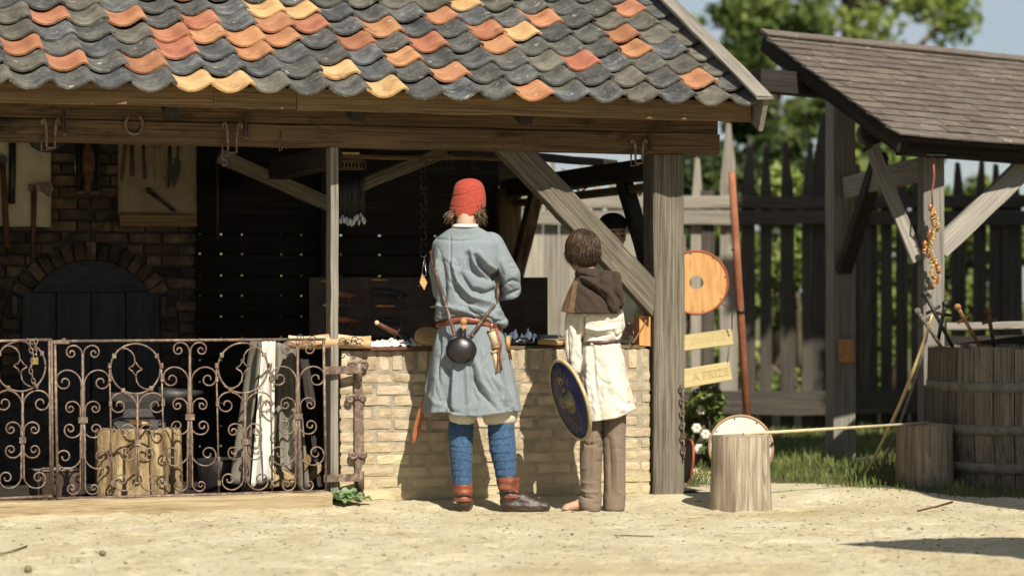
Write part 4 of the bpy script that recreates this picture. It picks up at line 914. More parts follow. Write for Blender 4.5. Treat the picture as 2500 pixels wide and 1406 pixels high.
mb = MB(); mb.tube([base + V((.11, -.13, zt_ + .03)), base + V((-.03, -.10, zt_ + .04))], .012, 8); mb.build('handle', M['handle'], t)
P = FB(140, 1205, .30); t = thing('copper_trough', 'low rusty metal tub half hidden behind the left gate stiles', 'tub', V((P.x, P.y, .01)))
mb = MB(); a0_, z0_ = AZ(85, 1150, .3); a1_, _ = AZ(203, 1150, .3)
rings = [[B(a0_ + i, .3 + i, z), B(a1_ - i, .3 + i, z), B(a1_ - i, .62 - i, z), B(a0_ + i, .62 - i, z)] for i, z in ((.012, .01), (0, z0_), (.012, z0_), (.02, z0_ - .02))]
mb.loft(rings, True, True, True); mb.build('tub_body', M['leather_dark'], t, smooth=False)
mb = MB(); mb.tube([B(a0_, .3, z0_), B(a1_, .3, z0_)], .007, 6); mb.build('rim', M['rust'], t)
# white cloth hung behind the gate
def drape(name, label, poly_top, poly_bot, b, mat, folds, amp, nrow=24, ncol=40, seed=2):
    rows = []; r = random.Random(seed)
    for j in range(nrow + 1):
        f = j / nrow; row = []
        for i in range(ncol + 1):
            g = i / ncol; x = (poly_top[0] + (poly_top[2] - poly_top[0]) * g) * (1 - f) + (poly_bot[0] + (poly_bot[2] - poly_bot[0]) * g) * f
            y = (poly_top[1] + (poly_top[3] - poly_top[1]) * g) * (1 - f) + (poly_bot[1] + (poly_bot[3] - poly_bot[1]) * g) * f
            bb = b + amp * math.sin(g * folds * 2 * PI + .8 * math.sin(f * 3)) * (.4 + .8 * f) + .01 * math.sin(f * 9 + g * 5)
            row.append(FB(x, y + 2 * math.sin(g * 17), bb))
        rows.append(row)
    mb = MB(); mb.loft(rows, False, False, False); o = mb.build(name, mat, origin=rows[-1][0]); m = o.modifiers.new('thick', 'SOLIDIFY'); m.thickness = .003; return tag(o, label, 'cloth')
drape('hanging_cloth', 'bright white cloth strip hanging in the sun behind the gate', (640, 832, 672, 832), (612, 1188, 668, 1172), .10, M['white_cloth'], 1.3, .014, seed=2)
drape('hanging_cloth', 'grey cloth hanging in shade to the right of the bright cloth strip', (662, 838, 722, 836), (655, 1186, 756, 1196), .30, M['white_cloth_shaded'], 2.2, .03, seed=5)
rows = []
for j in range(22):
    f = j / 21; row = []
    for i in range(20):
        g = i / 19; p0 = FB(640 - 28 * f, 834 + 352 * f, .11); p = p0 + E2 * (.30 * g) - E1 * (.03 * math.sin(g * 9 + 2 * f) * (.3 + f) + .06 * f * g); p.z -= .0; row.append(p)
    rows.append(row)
mb = MB(); mb.loft(rows, False, False, False); o = mb.build('cloth_fold', M['white_cloth_shaded'], origin=rows[-1][0]); m_ = o.modifiers.new('t', 'SOLIDIFY'); m_.thickness = .003; tag(o, 'shaded grey side fold of cloth running back from the bright strip', 'cloth')
P = FB(700, 1195, .25); 
for k, (px, py, ln, an_, lab) in enumerate(((640, 1185, 95, -.25, 'split log lying lowest in the firewood heap behind the gate'), (690, 1165, 60, .5, 'short pale log on the firewood heap'), (730, 1150, 90, -1.0, 'split log leaning on the firewood heap'), (752, 1170, 95, -.85, 'plank-like log resting against the slim post base'), (715, 1185, 70, .15, 'stubby log at the front of the firewood heap'))):
    c = FB(px, py, .22 + .05 * k); d = V((math.cos(an_) * .86, .3, -math.sin(an_) * .86)).normalized() * ln / 440
    mb = MB(); r = .03 + .01 * rnd.random(); tri = []
    u = d.cross(V((0, 1, 0))).normalized(); w = d.normalized().cross(u)
    for f in (0, .5, 1): tri.append([c + d * (f - .5) + u * r * math.cos(a) * (1.2 if j == 0 else .9) + w * r * math.sin(a) + V((rnd.uniform(-.004, .004), 0, rnd.uniform(-.004, .004))) for j, a in enumerate((0, 1.3, 2.4, 3.6, 5))])
    mb.loft(tri); o = mb.build('firewood_log', M['chopblock'], smooth=False); tag(o, lab, 'log', 'firewood heap behind the gate')
t = thing('leaning_plank', 'dark board leaning behind the gate under the counter end', 'plank', FB(760, 1190, .4)); board('plank', FB(775, 1190, .35), FB(725, 880, .7), .14, .03, M['dark_wood'], t)
P = FB(540, 1190, .9); mb = MB(); mb.lathe([(.12, 0), (.14, .02), (.15, .18), (.14, .2), (.13, .17)], V((P.x, P.y, .0)), 20); o = mb.build('iron_bucket', M['iron'], origin=V((P.x, P.y, 0))); tag(o, 'dark bucket on the smithy floor behind the gate', 'bucket')

# ================================================================== COUNTER GOODS
t = thing('counter_top', 'wooden top boards of the brick counter under the goods', 'counter top', B(0, .4, .842))
zc = .848
for k in range(6): 
    b0_ = .03 + k * .155; board('plank', B(ca0 + .04, b0_ + .07, zc + .008), B(ca1 - .02 if k < 2 else A(1400, b0_), b0_ + .07, zc + .008), .15, .02, M['oak_brown'], t, V((0, 0, 1)))
board('edge_plank', FB(886, 851, -.012), FB(1052, 850, -.012), .022, .05, M['handle_old'], t, -E2)
ZT = zc + .02
def on(px, py, b): return FB(px, py, b)
def clothpatch(name, label, x0, x1, b0, b1, mat, front=0.0, seed=1, hump=.012):
    rows = []; r = random.Random(seed); a0_, a1_ = A(x0, b0), A(x1, b0)
    for j in range(11):
        rows.append([B(a0_ + (a1_ - a0_) * i / 24 + r.uniform(-.004, .004), b0 + (b1 - b0) * j / 10, ZT + .008 + hump * abs(mnoise.noise(V((i * .35, j * .5, seed)))) * 2 - (front if j == 0 else 0)) for i in range(25)])
    mb = MB(); mb.loft(rows, False, False, False); o = mb.build(name, mat, origin=rows[0][0]); m = o.modifiers.new('t', 'SOLIDIFY'); m.thickness = .004; return tag(o, label, 'cloth')
clothpatch('table_cloth', 'crumpled white cloth on the counter right of the slim post', 880, 1060, -.01, .5, M['white_cloth'], .02, 3, .03)
clothpatch('table_cloth', 'dark cloth under the goods between the two customers', 1235, 1380, .02, .7, M['black_cloth'], 0, 4)
clothpatch('table_cloth', 'grey blue cloth bundled near the blue tunic on the counter', 1236, 1330, .15, .6, M['blue_cloth'], 0, 6, .05)
M['hide'] = pmat('hide', [(.3, S(186, 138, 84)), (.5, S(214, 172, 118)), (.7, S(240, 224, 190))], scale=9, detail=5, stretch=(1, 1, 2.5), rough=.7, bump=.3, spots=[(S(120, 76, 40), 7, .62, .1)])
t = thing('hide_slab', 'tan hide slab with black wire brooches laid at the counter end', 'hide', on(800, 850, -.02)); 
lo_, up_ = [], []
for k in range(40):
    g = k / 39; px = 704 + 202 * g; w_ = math.sin(PI * min(1, max(0, g))) ** .3
    lo_.append([FB(px, 850 + 3 * math.sin(g * 7) - 3 * (1 - w_), -.05 + .012 * math.sin(g * 11)), FB(px, 832 + 2 * math.sin(g * 5), -.062 + .01 * math.sin(g * 8)), FB(px, 818 + 3 * math.sin(g * 9), -.03), B(A(px, .2), .2, ZT + .03 + .008 * math.sin(g * 13)), B(A(px, .2), .2, ZT - .005), FB(px, 851, .0)])
mb = MB(); mb.loft(lo_); mb.build('slab', M['hide'], t)
for k, (px, py) in enumerate(((735, 824), (765, 828), (838, 833), (852, 836), (868, 830), (880, 835))):
    pts = spiral(px - 4, py, px + 7, 1, 1.1, .3); mb = MB(); mb.tube([FB(x, y, -.078) for x, y in pts], .0026, 5)
    o = mb.build('wire_brooch', M['iron']); tag(o, 'black curled wire brooch on the tan hide slab', 'brooch', 'wire brooches on the hide slab')
# display board with knives
dbd = thing('knife_board', 'dark display board for knives leaning behind the counter', 'board', B(A(1040, .92), .92, .86))
board('panel', FB(755, 750, .93), FB(1336, 748, .93), .36, .02, M['board_dark'], dbd, -E2, sub=10, jit=.004)
def knife(px, py, s, kind, lab, hl=44, bl=46, tilt=-.04):
    b = .90; t = thing('display_knife', lab, 'knife', FB(px, py, b), 'knives on the display board'); ct, st = math.cos(tilt), math.sin(tilt)
    T = lambda x, y: (px + (x * ct - y * st) * s, py + (x * st + y * ct) * s)
    mb = MB()
    mb.tube([FB(*T(x, y), b) for x, y in ((0, 0), (8, -1), (22, 0), (hl, 1))], [.008, .0125, .011, .013], 10, flat=.7); mb.build('handle', M['handle' if kind != 'bone' else 'bone'], t)
    poly('blade', [T(hl, -5), (T(hl + bl * .8, -3)), T(hl + bl, 3), T(hl + bl * .8, 7), T(hl, 7)], .004, 'sheath_blue' if kind != 'steel' else 'steel', t, b)
def sheath(px, py, mat, lab, w=92, h=16, tilt=.05):
    b = .90; t = thing('leather_sheath', lab, 'sheath', FB(px, py, b), 'sheaths on the display board'); ct, st = math.cos(tilt), math.sin(tilt)
    T = lambda x, y: (px + x * ct - y * st, py + x * st + y * ct)
    poly('case', [T(0, -h / 2), T(w * .4, -h * .55), T(w * .75, -h * .2), T(w, h * .1), T(w * .9, h * .4), T(w * .5, h * .55), T(0, h / 2)], .012, mat, t, b, True)
    mb = MB(); mb.tube([FB(*T(w * .8, 0), b - .008), FB(*T(w * .72, 14), b - .008)], .0018, 5); mb.build('lace', M['leather_tan'], t)
knife(780, 688, 1, 'wood', 'light handled knife half hidden by the slim post, top of the board'); knife(906, 684, 1, 'wood', 'pale wooden handled knife at the top centre of the display board')
knife(918, 748, 1, 'wood', 'wooden handled knife in the second row of the board'); knife(788, 746, .9, 'bone', 'bone ended knife behind the slim post, second row'); knife(1050, 750, 1, 'bone', 'short pale handled knife beside the blue tunic')
sheath(800, 716, 'leather_red', 'reddish sheath right of the slim post, upper row', 72); sheath(800, 778, 'leather_red', 'reddish sheath right of the slim post, lower row', 80)
sheath(908, 712, 'sheath_blue', 'dark sheath under the top centre knife'); sheath(932, 782, 'sheath_blue', 'dark sheath low on the display board', 64, 13)
# things lying about
t = thing('dagger', 'dagger with wrapped grip standing aslant on the white cloth', 'dagger', on(990, 848, .1))
mb = MB(); mb.tube([FB(920, 788, .12), FB(932, 795, .12), FB(970, 815, .12)], [.010, .013, .015], 10); mb.build('grip', M['handle_old'], t); mb = MB(); mb.ell(FB(920, 788, .12), .014, .014, .014); mb.build('pommel', M['bone'], t)
mb = MB(); mb.tube([FB(975, 803, .12), FB(962, 828, .12)], .005, 7); mb.build('guard', M['iron'], t); mb = MB(); mb.tube([FB(970, 815, .12), FB(1005, 845, .06)], [.009, .003], 6, flat=.4); mb.build('blade', M['iron'], t)
for px, lab in ((985, 'small iron tool lying beside the dagger'), (1003, 'iron spike lying nearest the wooden slice')):
    mb = MB(); mb.tube([FB(px, 818, .1), FB(px + 28, 847, .02)], [.006, .003], 6); o = mb.build('iron_spike', M['iron']); tag(o, lab, 'tool')
P = on(1045, 830, .06); t = thing('wooden_slice', 'round wooden slice leaning on the counter left of the blue tunic', 'wood slice', P)
mb = MB(); mb.lathe([(.0, 0), (.075, 0), (.08, .008), (.08, .03), (.075, .036), (0, .036)], P + V((0, 0, .0)), 24, (V((.1, -.62, .75))).to_track_quat('Z', 'Y').to_matrix()); mb.build('disc', M['pine'], t)
t = thing('wooden_mallet', 'pale wooden mallet handle lying between the two customers', 'mallet', on(1340, 845, -.01)); mb = MB(); mb.tube([FB(1313, 834, -.01), FB(1342, 835, -.01), FB(1372, 838, .0)], [.015, .016, .015], 12); mb.build('handle', M['pine'], t)
mb = MB(); mb.tube([FB(1368, 836, .01), FB(1388, 834, .03)], .02, 10); mb.build('head', M['handle_old'], t)
pm = MB()
for k in range(6): pm.ell(FB(1258 + k * 5, 838 - 3 * (k % 3), .06 + .02 * (k % 2)), .025, .03, .022)
o = thing('black_pouch', 'soft black pouch slumped on the counter by the blue tunic', 'pouch', on(1270, 848, .06)); place(blob(pm, .006, 4), 'bag', M['leather_black'], o)
for px, py, mat, lab in ((1330, 822, 'black_cloth', 'folded dark case behind the pale mallet'), (1546, 842, 'blue_cloth', 'folded blue cloth in front of the seller')):
    mb = MB(); mb.box(FB(px, py, .2), .12, .10, .022, Matrix.Rotation(TH + .2, 3, 'Z')); o = mb.build('folded_case', M[mat], smooth=False); tag(o, lab, 'case')
for k, (px, py) in enumerate(((1345, 820), (1352, 822), (1362, 819), (1372, 821))):
    mb = MB(); mb.ell(FB(px, py, .25), .013, .013, .008); o = mb.build('silver_trinket', M['steel']); tag(o, 'small silver trinket on the dark case', 'trinket', 'silver trinkets')
t = thing('wooden_block', 'upright orange wooden block with a cord at the right counter end', 'block', FB(1574, 846, .03))
mb = MB(); c = [FB(x, y, .02) for x, y in ((1561, 770), (1588, 772), (1588, 845), (1561, 843))]; mb.loft([c, [p + E2 * .09 for p in c]]); mb.build('block', M['shield_orange'], t, smooth=False)
mb = MB(); mb.tube([FB(x, y, .0) for x, y in ((1580, 775), (1574, 790), (1560, 812), (1548, 834), (1544, 838))], .0035, 6); mb.build('cord', M['leather_tan'], t)
# ================================================================== PEOPLE
from mathutils.bvhtree import BVHTree
def ringpx(prof, Y, n=48, power=2.0, fold=None):
    """rings read off the photo: (row, left, right, half depth m, depth offset m) at distance Y"""
    rings = []
    for k, (py, xl, xr, d, yo) in enumerate(prof):
        c = U((xl + xr) / 2, py, Y); w = (xr - xl) / 2 * Y / FPX; ring = []
        for j in range(n):
            a = 2 * PI * j / n; ca, sa = math.cos(a), math.sin(a); q = fold(a, k / (len(prof) - 1)) if fold else 1
            ring.append(V((c.x + w * q * abs(ca) ** (2 / power) * (1 if ca >= 0 else -1), Y + yo + d * q * abs(sa) ** (2 / power) * (1 if sa >= 0 else -1), c.z)))
        rings.append(ring)
    return rings
def interp(prof, n):
    ys = [p[0] for p in prof]; out = []
    for i in range(n):
        t = ys[0] + (ys[-1] - ys[0]) * i / (n - 1); out.append(tuple([t] + [float(np.interp(t, ys, [p[k] for p in prof])) for k in range(1, 5)]))
    return out
def bvh_of(me): return BVHTree.FromPolygons([v.co for v in me.vertices], [tuple(p.vertices) for p in me.polygons])
def surf(bvhs, px, py, off=.006, Yd=14.0):
    d = V(((px - 1250) / FPX, 1, (HY - py) / FPX)).normalized(); o = V((0, 0, CAMH)); best = None
    for b in bvhs:
        h = b.ray_cast(o, d)
        if h[0] is not None and (best is None or h[3] < best): best = h[3]
    return o + d * (best - off) if best else U(px, py, Yd)
def rcre(seed, n, box, ang, ln, w, h):
    r = random.Random(seed); out = []
    for _ in range(n):
        x, y = r.uniform(box[0], box[1]), r.uniform(box[2], box[3]); a = r.uniform(*ang); l = r.uniform(*ln); k = r.uniform(-.35, .35); P = []
        for i in range(4): P.append((x + math.cos(a) * l * (i / 3 - .5), y + math.sin(a) * l * (i / 3 - .5))); a += k
        out.append((P, r.uniform(*w), r.uniform(*h) * r.choice((-1, -1, 1))))
    return out
def head_prims(mb, c, yaw, s=1.0, tilt=0.0):
    R = Matrix.Rotation(yaw, 3, 'Z') @ Matrix.Rotation(tilt, 3, 'X'); q = lambda x, y, z: c + R @ (V((x, y, z)) * s); e = lambda p, a, b, d: mb.ell(q(*p), a * s, b * s, d * s, R)
    e((0, -.012, .03), .076, .094, .085); e((0, .03, -.02), .066, .068, .085); e((0, .055, -.075), .038, .035, .036)   # skull, face, chin
    e((0, .04, -.055), .054, .045, .045); e((0, .088, .018), .05, .016, .012)                                            # jaw, brow
    mb.cap(q(0, .094, .012), q(0, .112, -.028), .009 * s, .014 * s); e((-.011, .1, -.03), .009, .01, .008); e((.011, .1, -.03), .009, .01, .008)
    e((-.04, .068, -.025), .022, .022, .02); e((.04, .068, -.025), .022, .022, .02); e((0, .09, -.058), .022, .01, .011)
    for sg in (-1, 1): mb.ell(q(sg * .079, -.008, -.008), .008 * s, .018 * s, .031 * s, R @ Matrix.Rotation(sg * .25, 3, 'Z'))
    return q
def face_bits(parent, q, R, s=1.0):
    for sg in (-1, 1):
        mb = MB(); mb.ell(q(sg * .031, .0905, .0), .012 * s, .006 * s, .0055 * s, R); mb.build('eye', M['eye'], parent)
        mb = MB(); mb.tube([q(sg * .014, .102, .02), q(sg * .032, .1, .026), q(sg * .05, .084, .02)], [.003, .004, .002], 6); mb.build('eyebrow', M['hair_dark'], parent)
    mb = MB(); mb.tube([q(-.022, .092, -.056), q(-.008, .102, -.055), q(.008, .102, -.055), q(.022, .092, -.056)], [.002, .0045, .0045, .002], 6); mb.build('lips', M['lip'], parent)
def hand_prims(mb, w, d, up, side=1, s=1.0, curl=.7):
    """palm + five curled fingers leaving wrist w along d; up = back of the hand"""
    d = V(d).normalized(); up = V(up); up = (up - d * up.dot(d)).normalized(); rt = d.cross(up) * side
    P = lambda x, y, z: w + (rt * x + d * y + up * z) * s
    mb.cap(P(-.022, .03, 0), P(-.026, .085, 0), .016 * s, .013 * s); mb.cap(P(0, .025, 0), P(0, .092, 0), .018 * s, .014 * s); mb.cap(P(.022, .03, 0), P(.026, .082, 0), .016 * s, .012 * s)
    for x, l in ((-.031, .066), (-.0105, .076), (.0105, .07), (.031, .054)):
        p = P(x, .09, .0); a = 0
        for k, f in enumerate((.46, .32, .25)):
            a += curl * (.7, .9, .7)[k]; q = p + (d * math.cos(a) - up * math.sin(a)) * l * f * s; mb.cap(p, q, (.0088, .0082, .0075)[k] * s, (.0082, .0075, .0065)[k] * s, 10); p = q
    p = P(-.03, .03, -.004); q = P(-.056, .062, -.016); mb.cap(p, q, .013 * s, .0105 * s, 10); mb.cap(q, P(-.054, .094, -.032), .0105 * s, .008 * s, 10)
def strands(mb, roots, r0=.0022, nseg=5):
    for pts in roots:
        m = len(pts); mb.tube(pts, [r0 * (1 - .75 * (i / (m - 1)) ** 2) for i in range(m)], 4, False)

# ------------------------------------------------------------------ the man in the blue tunic
YM = 14.1
def Mm(px, py, dy=0.0): return U(px, py, YM + dy)
man = thing('person', 'person in grey-blue tunic, red felt hat and blue leg wraps seen from behind', 'person', V((Mm(1160, 1247).x, YM, gz(Mm(1160, 1247).x, YM))))
pm = MB(); hc = Mm(1142, 506, .058); head_prims(pm, hc, -.12, 1.0, -.05)
pm.cap(Mm(1139, 525, -.02), Mm(1138, 575, -.035), .056, .058)
pm.loft(ringpx([(552, 1115, 1165, .05, -.02), (585, 1088, 1195, .075, .01), (640, 1088, 1192, .080, .02), (720, 1092, 1190, .080, .02), (800, 1092, 1200, .10, .01), (850, 1085, 1212, .12, 0), (880, 1100, 1200, .10, 0)], YM, 24))
JM = dict(sl=Mm(1083, 602, .02), el=Mm(1080, 705, .17), wl=Mm(1135, 735, .33), sr=Mm(1208, 608, .02), er=Mm(1246, 702, .05), wr=Mm(1195, 722, .27))
for s, e, w in (('sl', 'el', 'wl'), ('sr', 'er', 'wr')): pm.cap(JM[s] + V((0, .02, 0)), JM[e], .038, .034); pm.cap(JM[e], JM[w], .037, .026)
hand_prims(pm, JM['wl'], (.35, .7, .3), (-.2, -.3, 1), 1); hand_prims(pm, JM['wr'], (-.35, .7, .3), (.2, -.3, 1), -1)
for hp, kn, ak in ((Mm(1118, 860), Mm(1126, 1020, .02), Mm(1131, 1215, .0)), (Mm(1200, 860), Mm(1222, 1020, .02), Mm(1240, 1215, .0))): pm.cap(hp, kn, .075, .052); pm.cap(kn, ak, .05, .034)
place(blob(pm, .007, 5), 'body', M['skin'], man)
# tunic: bloused over the belt, sleeves in one with it
pm = MB()
TOR = [(553, 1112, 1166, .060, -.03), (562, 1092, 1182, .085, -.015), (576, 1072, 1205, .105, .005), (596, 1060, 1222, .125, .008), (630, 1056, 1222, .142, .01), (670, 1058, 1214, .148, .01), (710, 1065, 1212, .148, .01), (745, 1067, 1220, .152, .01), (768, 1062, 1232, .165, .008), (783, 1064, 1234, .163, .005), (794, 1082, 1222, .135, .005)]
pm.loft(ringpx(TOR, YM, 36, 2.3))
pm.cap(Mm(1196, 602, .02), Mm(1240, 672, .03), .082, .070); pm.cap(Mm(1240, 672, .03), Mm(1247, 706, .06), .070, .058); pm.cap(Mm(1247, 706, .06), Mm(1200, 716, .24), .060, .046)
pm.cap(Mm(1085, 604, .03), Mm(1072, 660, .10), .070, .060); pm.cap(Mm(1072, 660, .10), Mm(1078, 712, .20), .058, .052); pm.cap(Mm(1078, 712, .20), Mm(1128, 730, .30), .052, .044)
pm.ell(Mm(1222, 782, .0), .045, .10, .036); pm.ell(Mm(1078, 778, .02), .04, .10, .03)
tun = blob(pm, .005, 11)
FOLD = [([(1160, 626), (1175, 652), (1205, 674), (1216, 690)], .013, -.020), ([(1172, 622), (1192, 648), (1214, 664)], .014, .014), ([(1142, 622), (1149, 656), (1170, 674), (1196, 684)], .014, -.016), ([(1150, 612), (1160, 645), (1178, 664)], .010, .010),
        ([(1106, 640), (1122, 690), (1152, 724), (1192, 736)], .016, .016), ([(1126, 672), (1150, 708), (1190, 716), (1214, 706)], .014, -.014), ([(1110, 690), (1126, 725), (1160, 748), (1200, 752)], .014, -.010),
        ([(1100, 580), (1101, 640), (1103, 690)], .005, -.005), ([(1080, 640), (1086, 700), (1084, 745)], .016, -.010), ([(1068, 640), (1074, 700), (1073, 750)], .014, .008),
        ([(1142, 748), (1155, 760), (1176, 774)], .008, -.014), ([(1150, 744), (1172, 756), (1196, 772)], .010, .010), ([(1188, 768), (1210, 786), (1232, 780)], .008, -.012), ([(1072, 746), (1100, 752), (1128, 756)], .012, .010), ([(1080, 764), (1110, 768), (1140, 768)], .009, -.010), ([(1205, 740), (1215, 760), (1228, 770)], .010, .010),
        ([(1238, 718), (1252, 714), (1268, 708)], .007, -.010), ([(1226, 730), (1246, 726), (1264, 722)], .007, .006), ([(1213, 662), (1218, 690), (1219, 716)], .010, -.026), ([(1226, 640), (1236, 668), (1232, 700)], .014, .007), ([(1240, 690), (1254, 684), (1268, 690)], .009, -.006), ([(1056, 582), (1120, 590), (1180, 584)], .006, -.003)]
n_ = len(tun.vertices); co = np.empty(n_ * 3); tun.vertices.foreach_get('co', co); co = co.reshape(-1, 3)
px_ = co[:, 0] * FPX / co[:, 1] + 1250; py_ = HY - (co[:, 2] - CAMH) * FPX / co[:, 1]; s_ = np.interp(px_, [1064, 1100, 1130, 1160, 1190, 1234], [.98, .74, .62, .68, .86, 1.12])
py2 = np.where(py_ > 738, 738 + (py_ - 738) * s_, py_); co[:, 2] = CAMH + (HY - py2) * co[:, 1] / FPX; tun.vertices.foreach_set('co', co.ravel()); tun.update()
RC1 = rcre(3, 16, (1110, 1215), 0) if 0 else rcre(3, 14, (1075, 1215, 740, 782), (-.5, .6), (18, 40), (.004, .007), (.003, .006)) + rcre(4, 14, (1085, 1205, 640, 735), (.5, 1.3), (25, 60), (.005, .009), (.002, .005)) + rcre(5, 10, (1225, 1266, 640, 725), (-.5, .7), (14, 30), (.004, .006), (.003, .005)) + rcre(6, 6, (1060, 1085, 620, 760), (1.2, 1.8), (30, 70), (.005, .008), (.003, .005))
displace(tun, lambda co, no: 2.1 * crease(co, no, FOLD, YM) + 1.0 * crease(co, no, RC1, YM) + .002 * sn(co, 13, 2))
TB = bvh_of(tun); place(tun, 'tunic', M['wool_blue'], man)
SK = interp([(782, 1074, 1216, .132, .005), (800, 1068, 1224, .14, .005), (840, 1059, 1236, .155, .008), (900, 1049, 1250, .172, .01), (960, 1041, 1262, .186, .012), (1009, 1036, 1271, .196, .014)], 60)
def fold_sk(a, t):
    return 1 + t * (.026 * math.sin(5 * a + .6) + .036 * math.sin(8 * a + 2.2 + t) + .018 * math.sin(13 * a + 1) + .008 * math.sin(21 * a + 2 * t)) + .005 * math.sin(17 * a)
rg = ringpx(SK, YM, 220, 2.2, fold_sk)
for i, ring in enumerate(rg):
    f = (i / 59) ** 3
    for p in ring: p.z += f * (.010 * math.sin((p.x) * 17 + 2) + .008 * (p.x > .0))
mb = MB(); mb.loft(rg, True, False, False); skm = mb.mesh('skirt'); skm.flip_normals()
FS = [([(1153, 892), (1158, 925), (1175, 955), (1206, 990)], .010, -.016), ([(1140, 885), (1143, 940), (1146, 1005)], .012, .010), ([(1163, 880), (1176, 930), (1200, 960)], .012, .010), ([(1098, 900), (1093, 950), (1086, 1008)], .016, -.012), ([(1112, 880), (1110, 950), (1108, 1008)], .012, .012), ([(1072, 800), (1074, 850), (1066, 930)], .012, -.008), ([(1205, 920), (1232, 950), (1250, 1000)], .016, .008), ([(1230, 880), (1240, 930), (1246, 960)], .012, -.007)]
displace(skm, lambda co, no: 2.0 * crease(co, no, FS + rcre(8, 22, (1050, 1260, 830, 1000), (1.1, 2.1), (40, 110), (.005, .012), (.002, .005)) + rcre(9, 10, (1050, 1260, 965, 1004), (-.5, .5), (12, 30), (.004, .006), (.002, .004)), YM) + .0015 * sn(co, 18, 3))
SB = bvh_of(skm); o = place(skm, 'tunic_skirt', M['wool_blue'], man); m_ = o.modifiers.new('t', 'SOLIDIFY'); m_.thickness = .005
# belt
bx_ = [1070, 1100, 1130, 1160, 1190, 1222]; bz_ = [793, 784, 779, 782, 791, 803]; rb_ = []
def beltring(yo, g):
    ring = []
    for j in range(64):
        a = 2 * PI * j / 64; px = 1146 + 79 * math.cos(a); y = YM + .008 + (.143 + g) * math.sin(a); p = U(px, float(np.interp(px, bx_, bz_)) + yo, YM); ring.append(V((p.x + g * math.cos(a), y, p.z)))
    return ring
mb = MB(); mb.loft([beltring(7, 0), beltring(6, .007), beltring(-6, .007), beltring(-7, 0)], True, False, False); mb.build('belt', M['leather_red'], man)
# breeches
for xl, xr in ((1096, 1162), (1178, 1262)):
    pf = [(960, xl + 4, xr - 2, .085, .01), (1000, xl, xr, .090, .01), (1018, xl - 1, xr + 1, .090, .01), (1029, xl + 2, xr - 2, .082, .01), (1036, xl + 8, xr - 8, .066, .01), (1030, xl + 12, xr - 12, .055, .01)]
    mb = MB(); mb.loft(ringpx(pf, YM, 40, 2, lambda a, t: 1 + .02 * math.sin(7 * a + 3 * t) + .012 * math.sin(13 * a + 1)), True, False, False); mb.build('breeches_leg', M['linen'], man)
# leg wraps
for k, pf in enumerate(([(1026, 1095, 1157, .07, .012), (1060, 1094, 1155, .074, .008), (1100, 1097, 1153, .071, .0), (1140, 1101, 1152, .062, 0), (1185, 1107, 1152, .052, 0)],
                        [(1026, 1191, 1256, .074, .012), (1060, 1191, 1257, .077, .008), (1100, 1195, 1260, .074, .0), (1140, 1206, 1261, .064, 0), (1185, 1214, 1260, .054, 0)])):
    PF = interp(pf, 110); r = random.Random(5 + k); ti = [(r.uniform(-.010, .010), r.uniform(0, 6)) for _ in range(14)]
    def band(a, t, k=k, ti=ti):
        v = t * 8.2; i = int(v + .35 * math.sin(a + 1.1 * int(v))); am, ph = ti[min(13, i)]; ff = v + 30 * am * math.sin(a + ph); return 1 + .050 * (ff % 1.0) - .022
    mb = MB(); mb.loft(ringpx(PF, YM, 56, 2, band), True, False, False); mb.build('leg_wrap', M['wrap'], man)
# boots
def boot(ankle_px, toe, heel, shaft_top, r, label, xl, xr, cuffpf):
    pm = MB(); g0 = gz(heel.x, heel.y) + .004
    hl = V((heel.x, heel.y, g0 + .035)); tp = V((toe.x, toe.y, g0 + .024)); mid = hl.lerp(tp, .55); sd = (tp - hl).normalized()
    pm.cap(hl, mid, .040, .043); pm.cap(mid, tp - sd * .02, .043, .030); pm.ell(tp - sd * .03, .034, .034, .022); pm.cap(hl + V((0, 0, .01)), U(ankle_px[0], ankle_px[1], heel.y + .01), .044, r); pm.cap(mid + V((0, 0, .015)), U(ankle_px[0], ankle_px[1], heel.y + .01), .036, r * .9)
    pm.cap(U(ankle_px[0], ankle_px[1], heel.y), U(shaft_top[0], shaft_top[1], heel.y), r, r * 1.02)
    me = blob(pm, .005, 5); displace(me, lambda co, no: .0022 * sn(co * np.array([1, 1, 2.2]), 38, 4) + .001 * sn(co, 80, 2))
    n = len(me.vertices); co = np.empty(n * 3); me.vertices.foreach_get('co', co); co = co.reshape(-1, 3); low = co[:, 2] < g0; co[low, 2] = g0 + (co[low, 2] - g0) * .08; me.vertices.foreach_set('co', co.ravel())
    o = place(me, 'boot', M['leather_dark'], man)
    mb = MB(); mb.loft(ringpx(interp(cuffpf, 22), heel.y, 44, 2, lambda a, t: 1 + .022 * math.sin(9 * t * 2 + 2 * math.sin(a)) + .012 * math.sin(5 * a + 6 * t)), True, False, False); c = mb.build('cuff', M['leather_red'], o)
    mb = MB(); zc_ = cuffpf[-1][0] - 12
    mb.tube([U(xl - 2 + (xr - xl + 4) * i / 8, zc_ + 3 * math.sin(i), heel.y - .056 + .03 * abs(i / 4 - 1) ** 2) for i in range(9)], .0032, 5); mb.build('lace', M['leather_black'], o)
hL = Mm(1133, 1247, -.0); boot((1130, 1210), hL + V((.015, .19, 0)), hL, (1130, 1185), .05, 'l', 1107, 1153, [(1176, 1106, 1153, .058, .005), (1182, 1106, 1153, .058, .005), (1198, 1107, 1154, .06, .005), (1208, 1109, 1153, .055, .005), (1222, 1108, 1154, .058, .005)])
hR = Mm(1240, 1247, -.03); boot((1243, 1208), hR + V((.225, -.015, 0)), hR, (1241, 1180), .052, 'r', 1216, 1268, [(1164, 1214, 1269, .060, .005), (1172, 1214, 1268, .060, .005), (1192, 1216, 1266, .058, .005), (1200, 1220, 1268, .054, .005), (1214, 1220, 1274, .056, .005)])
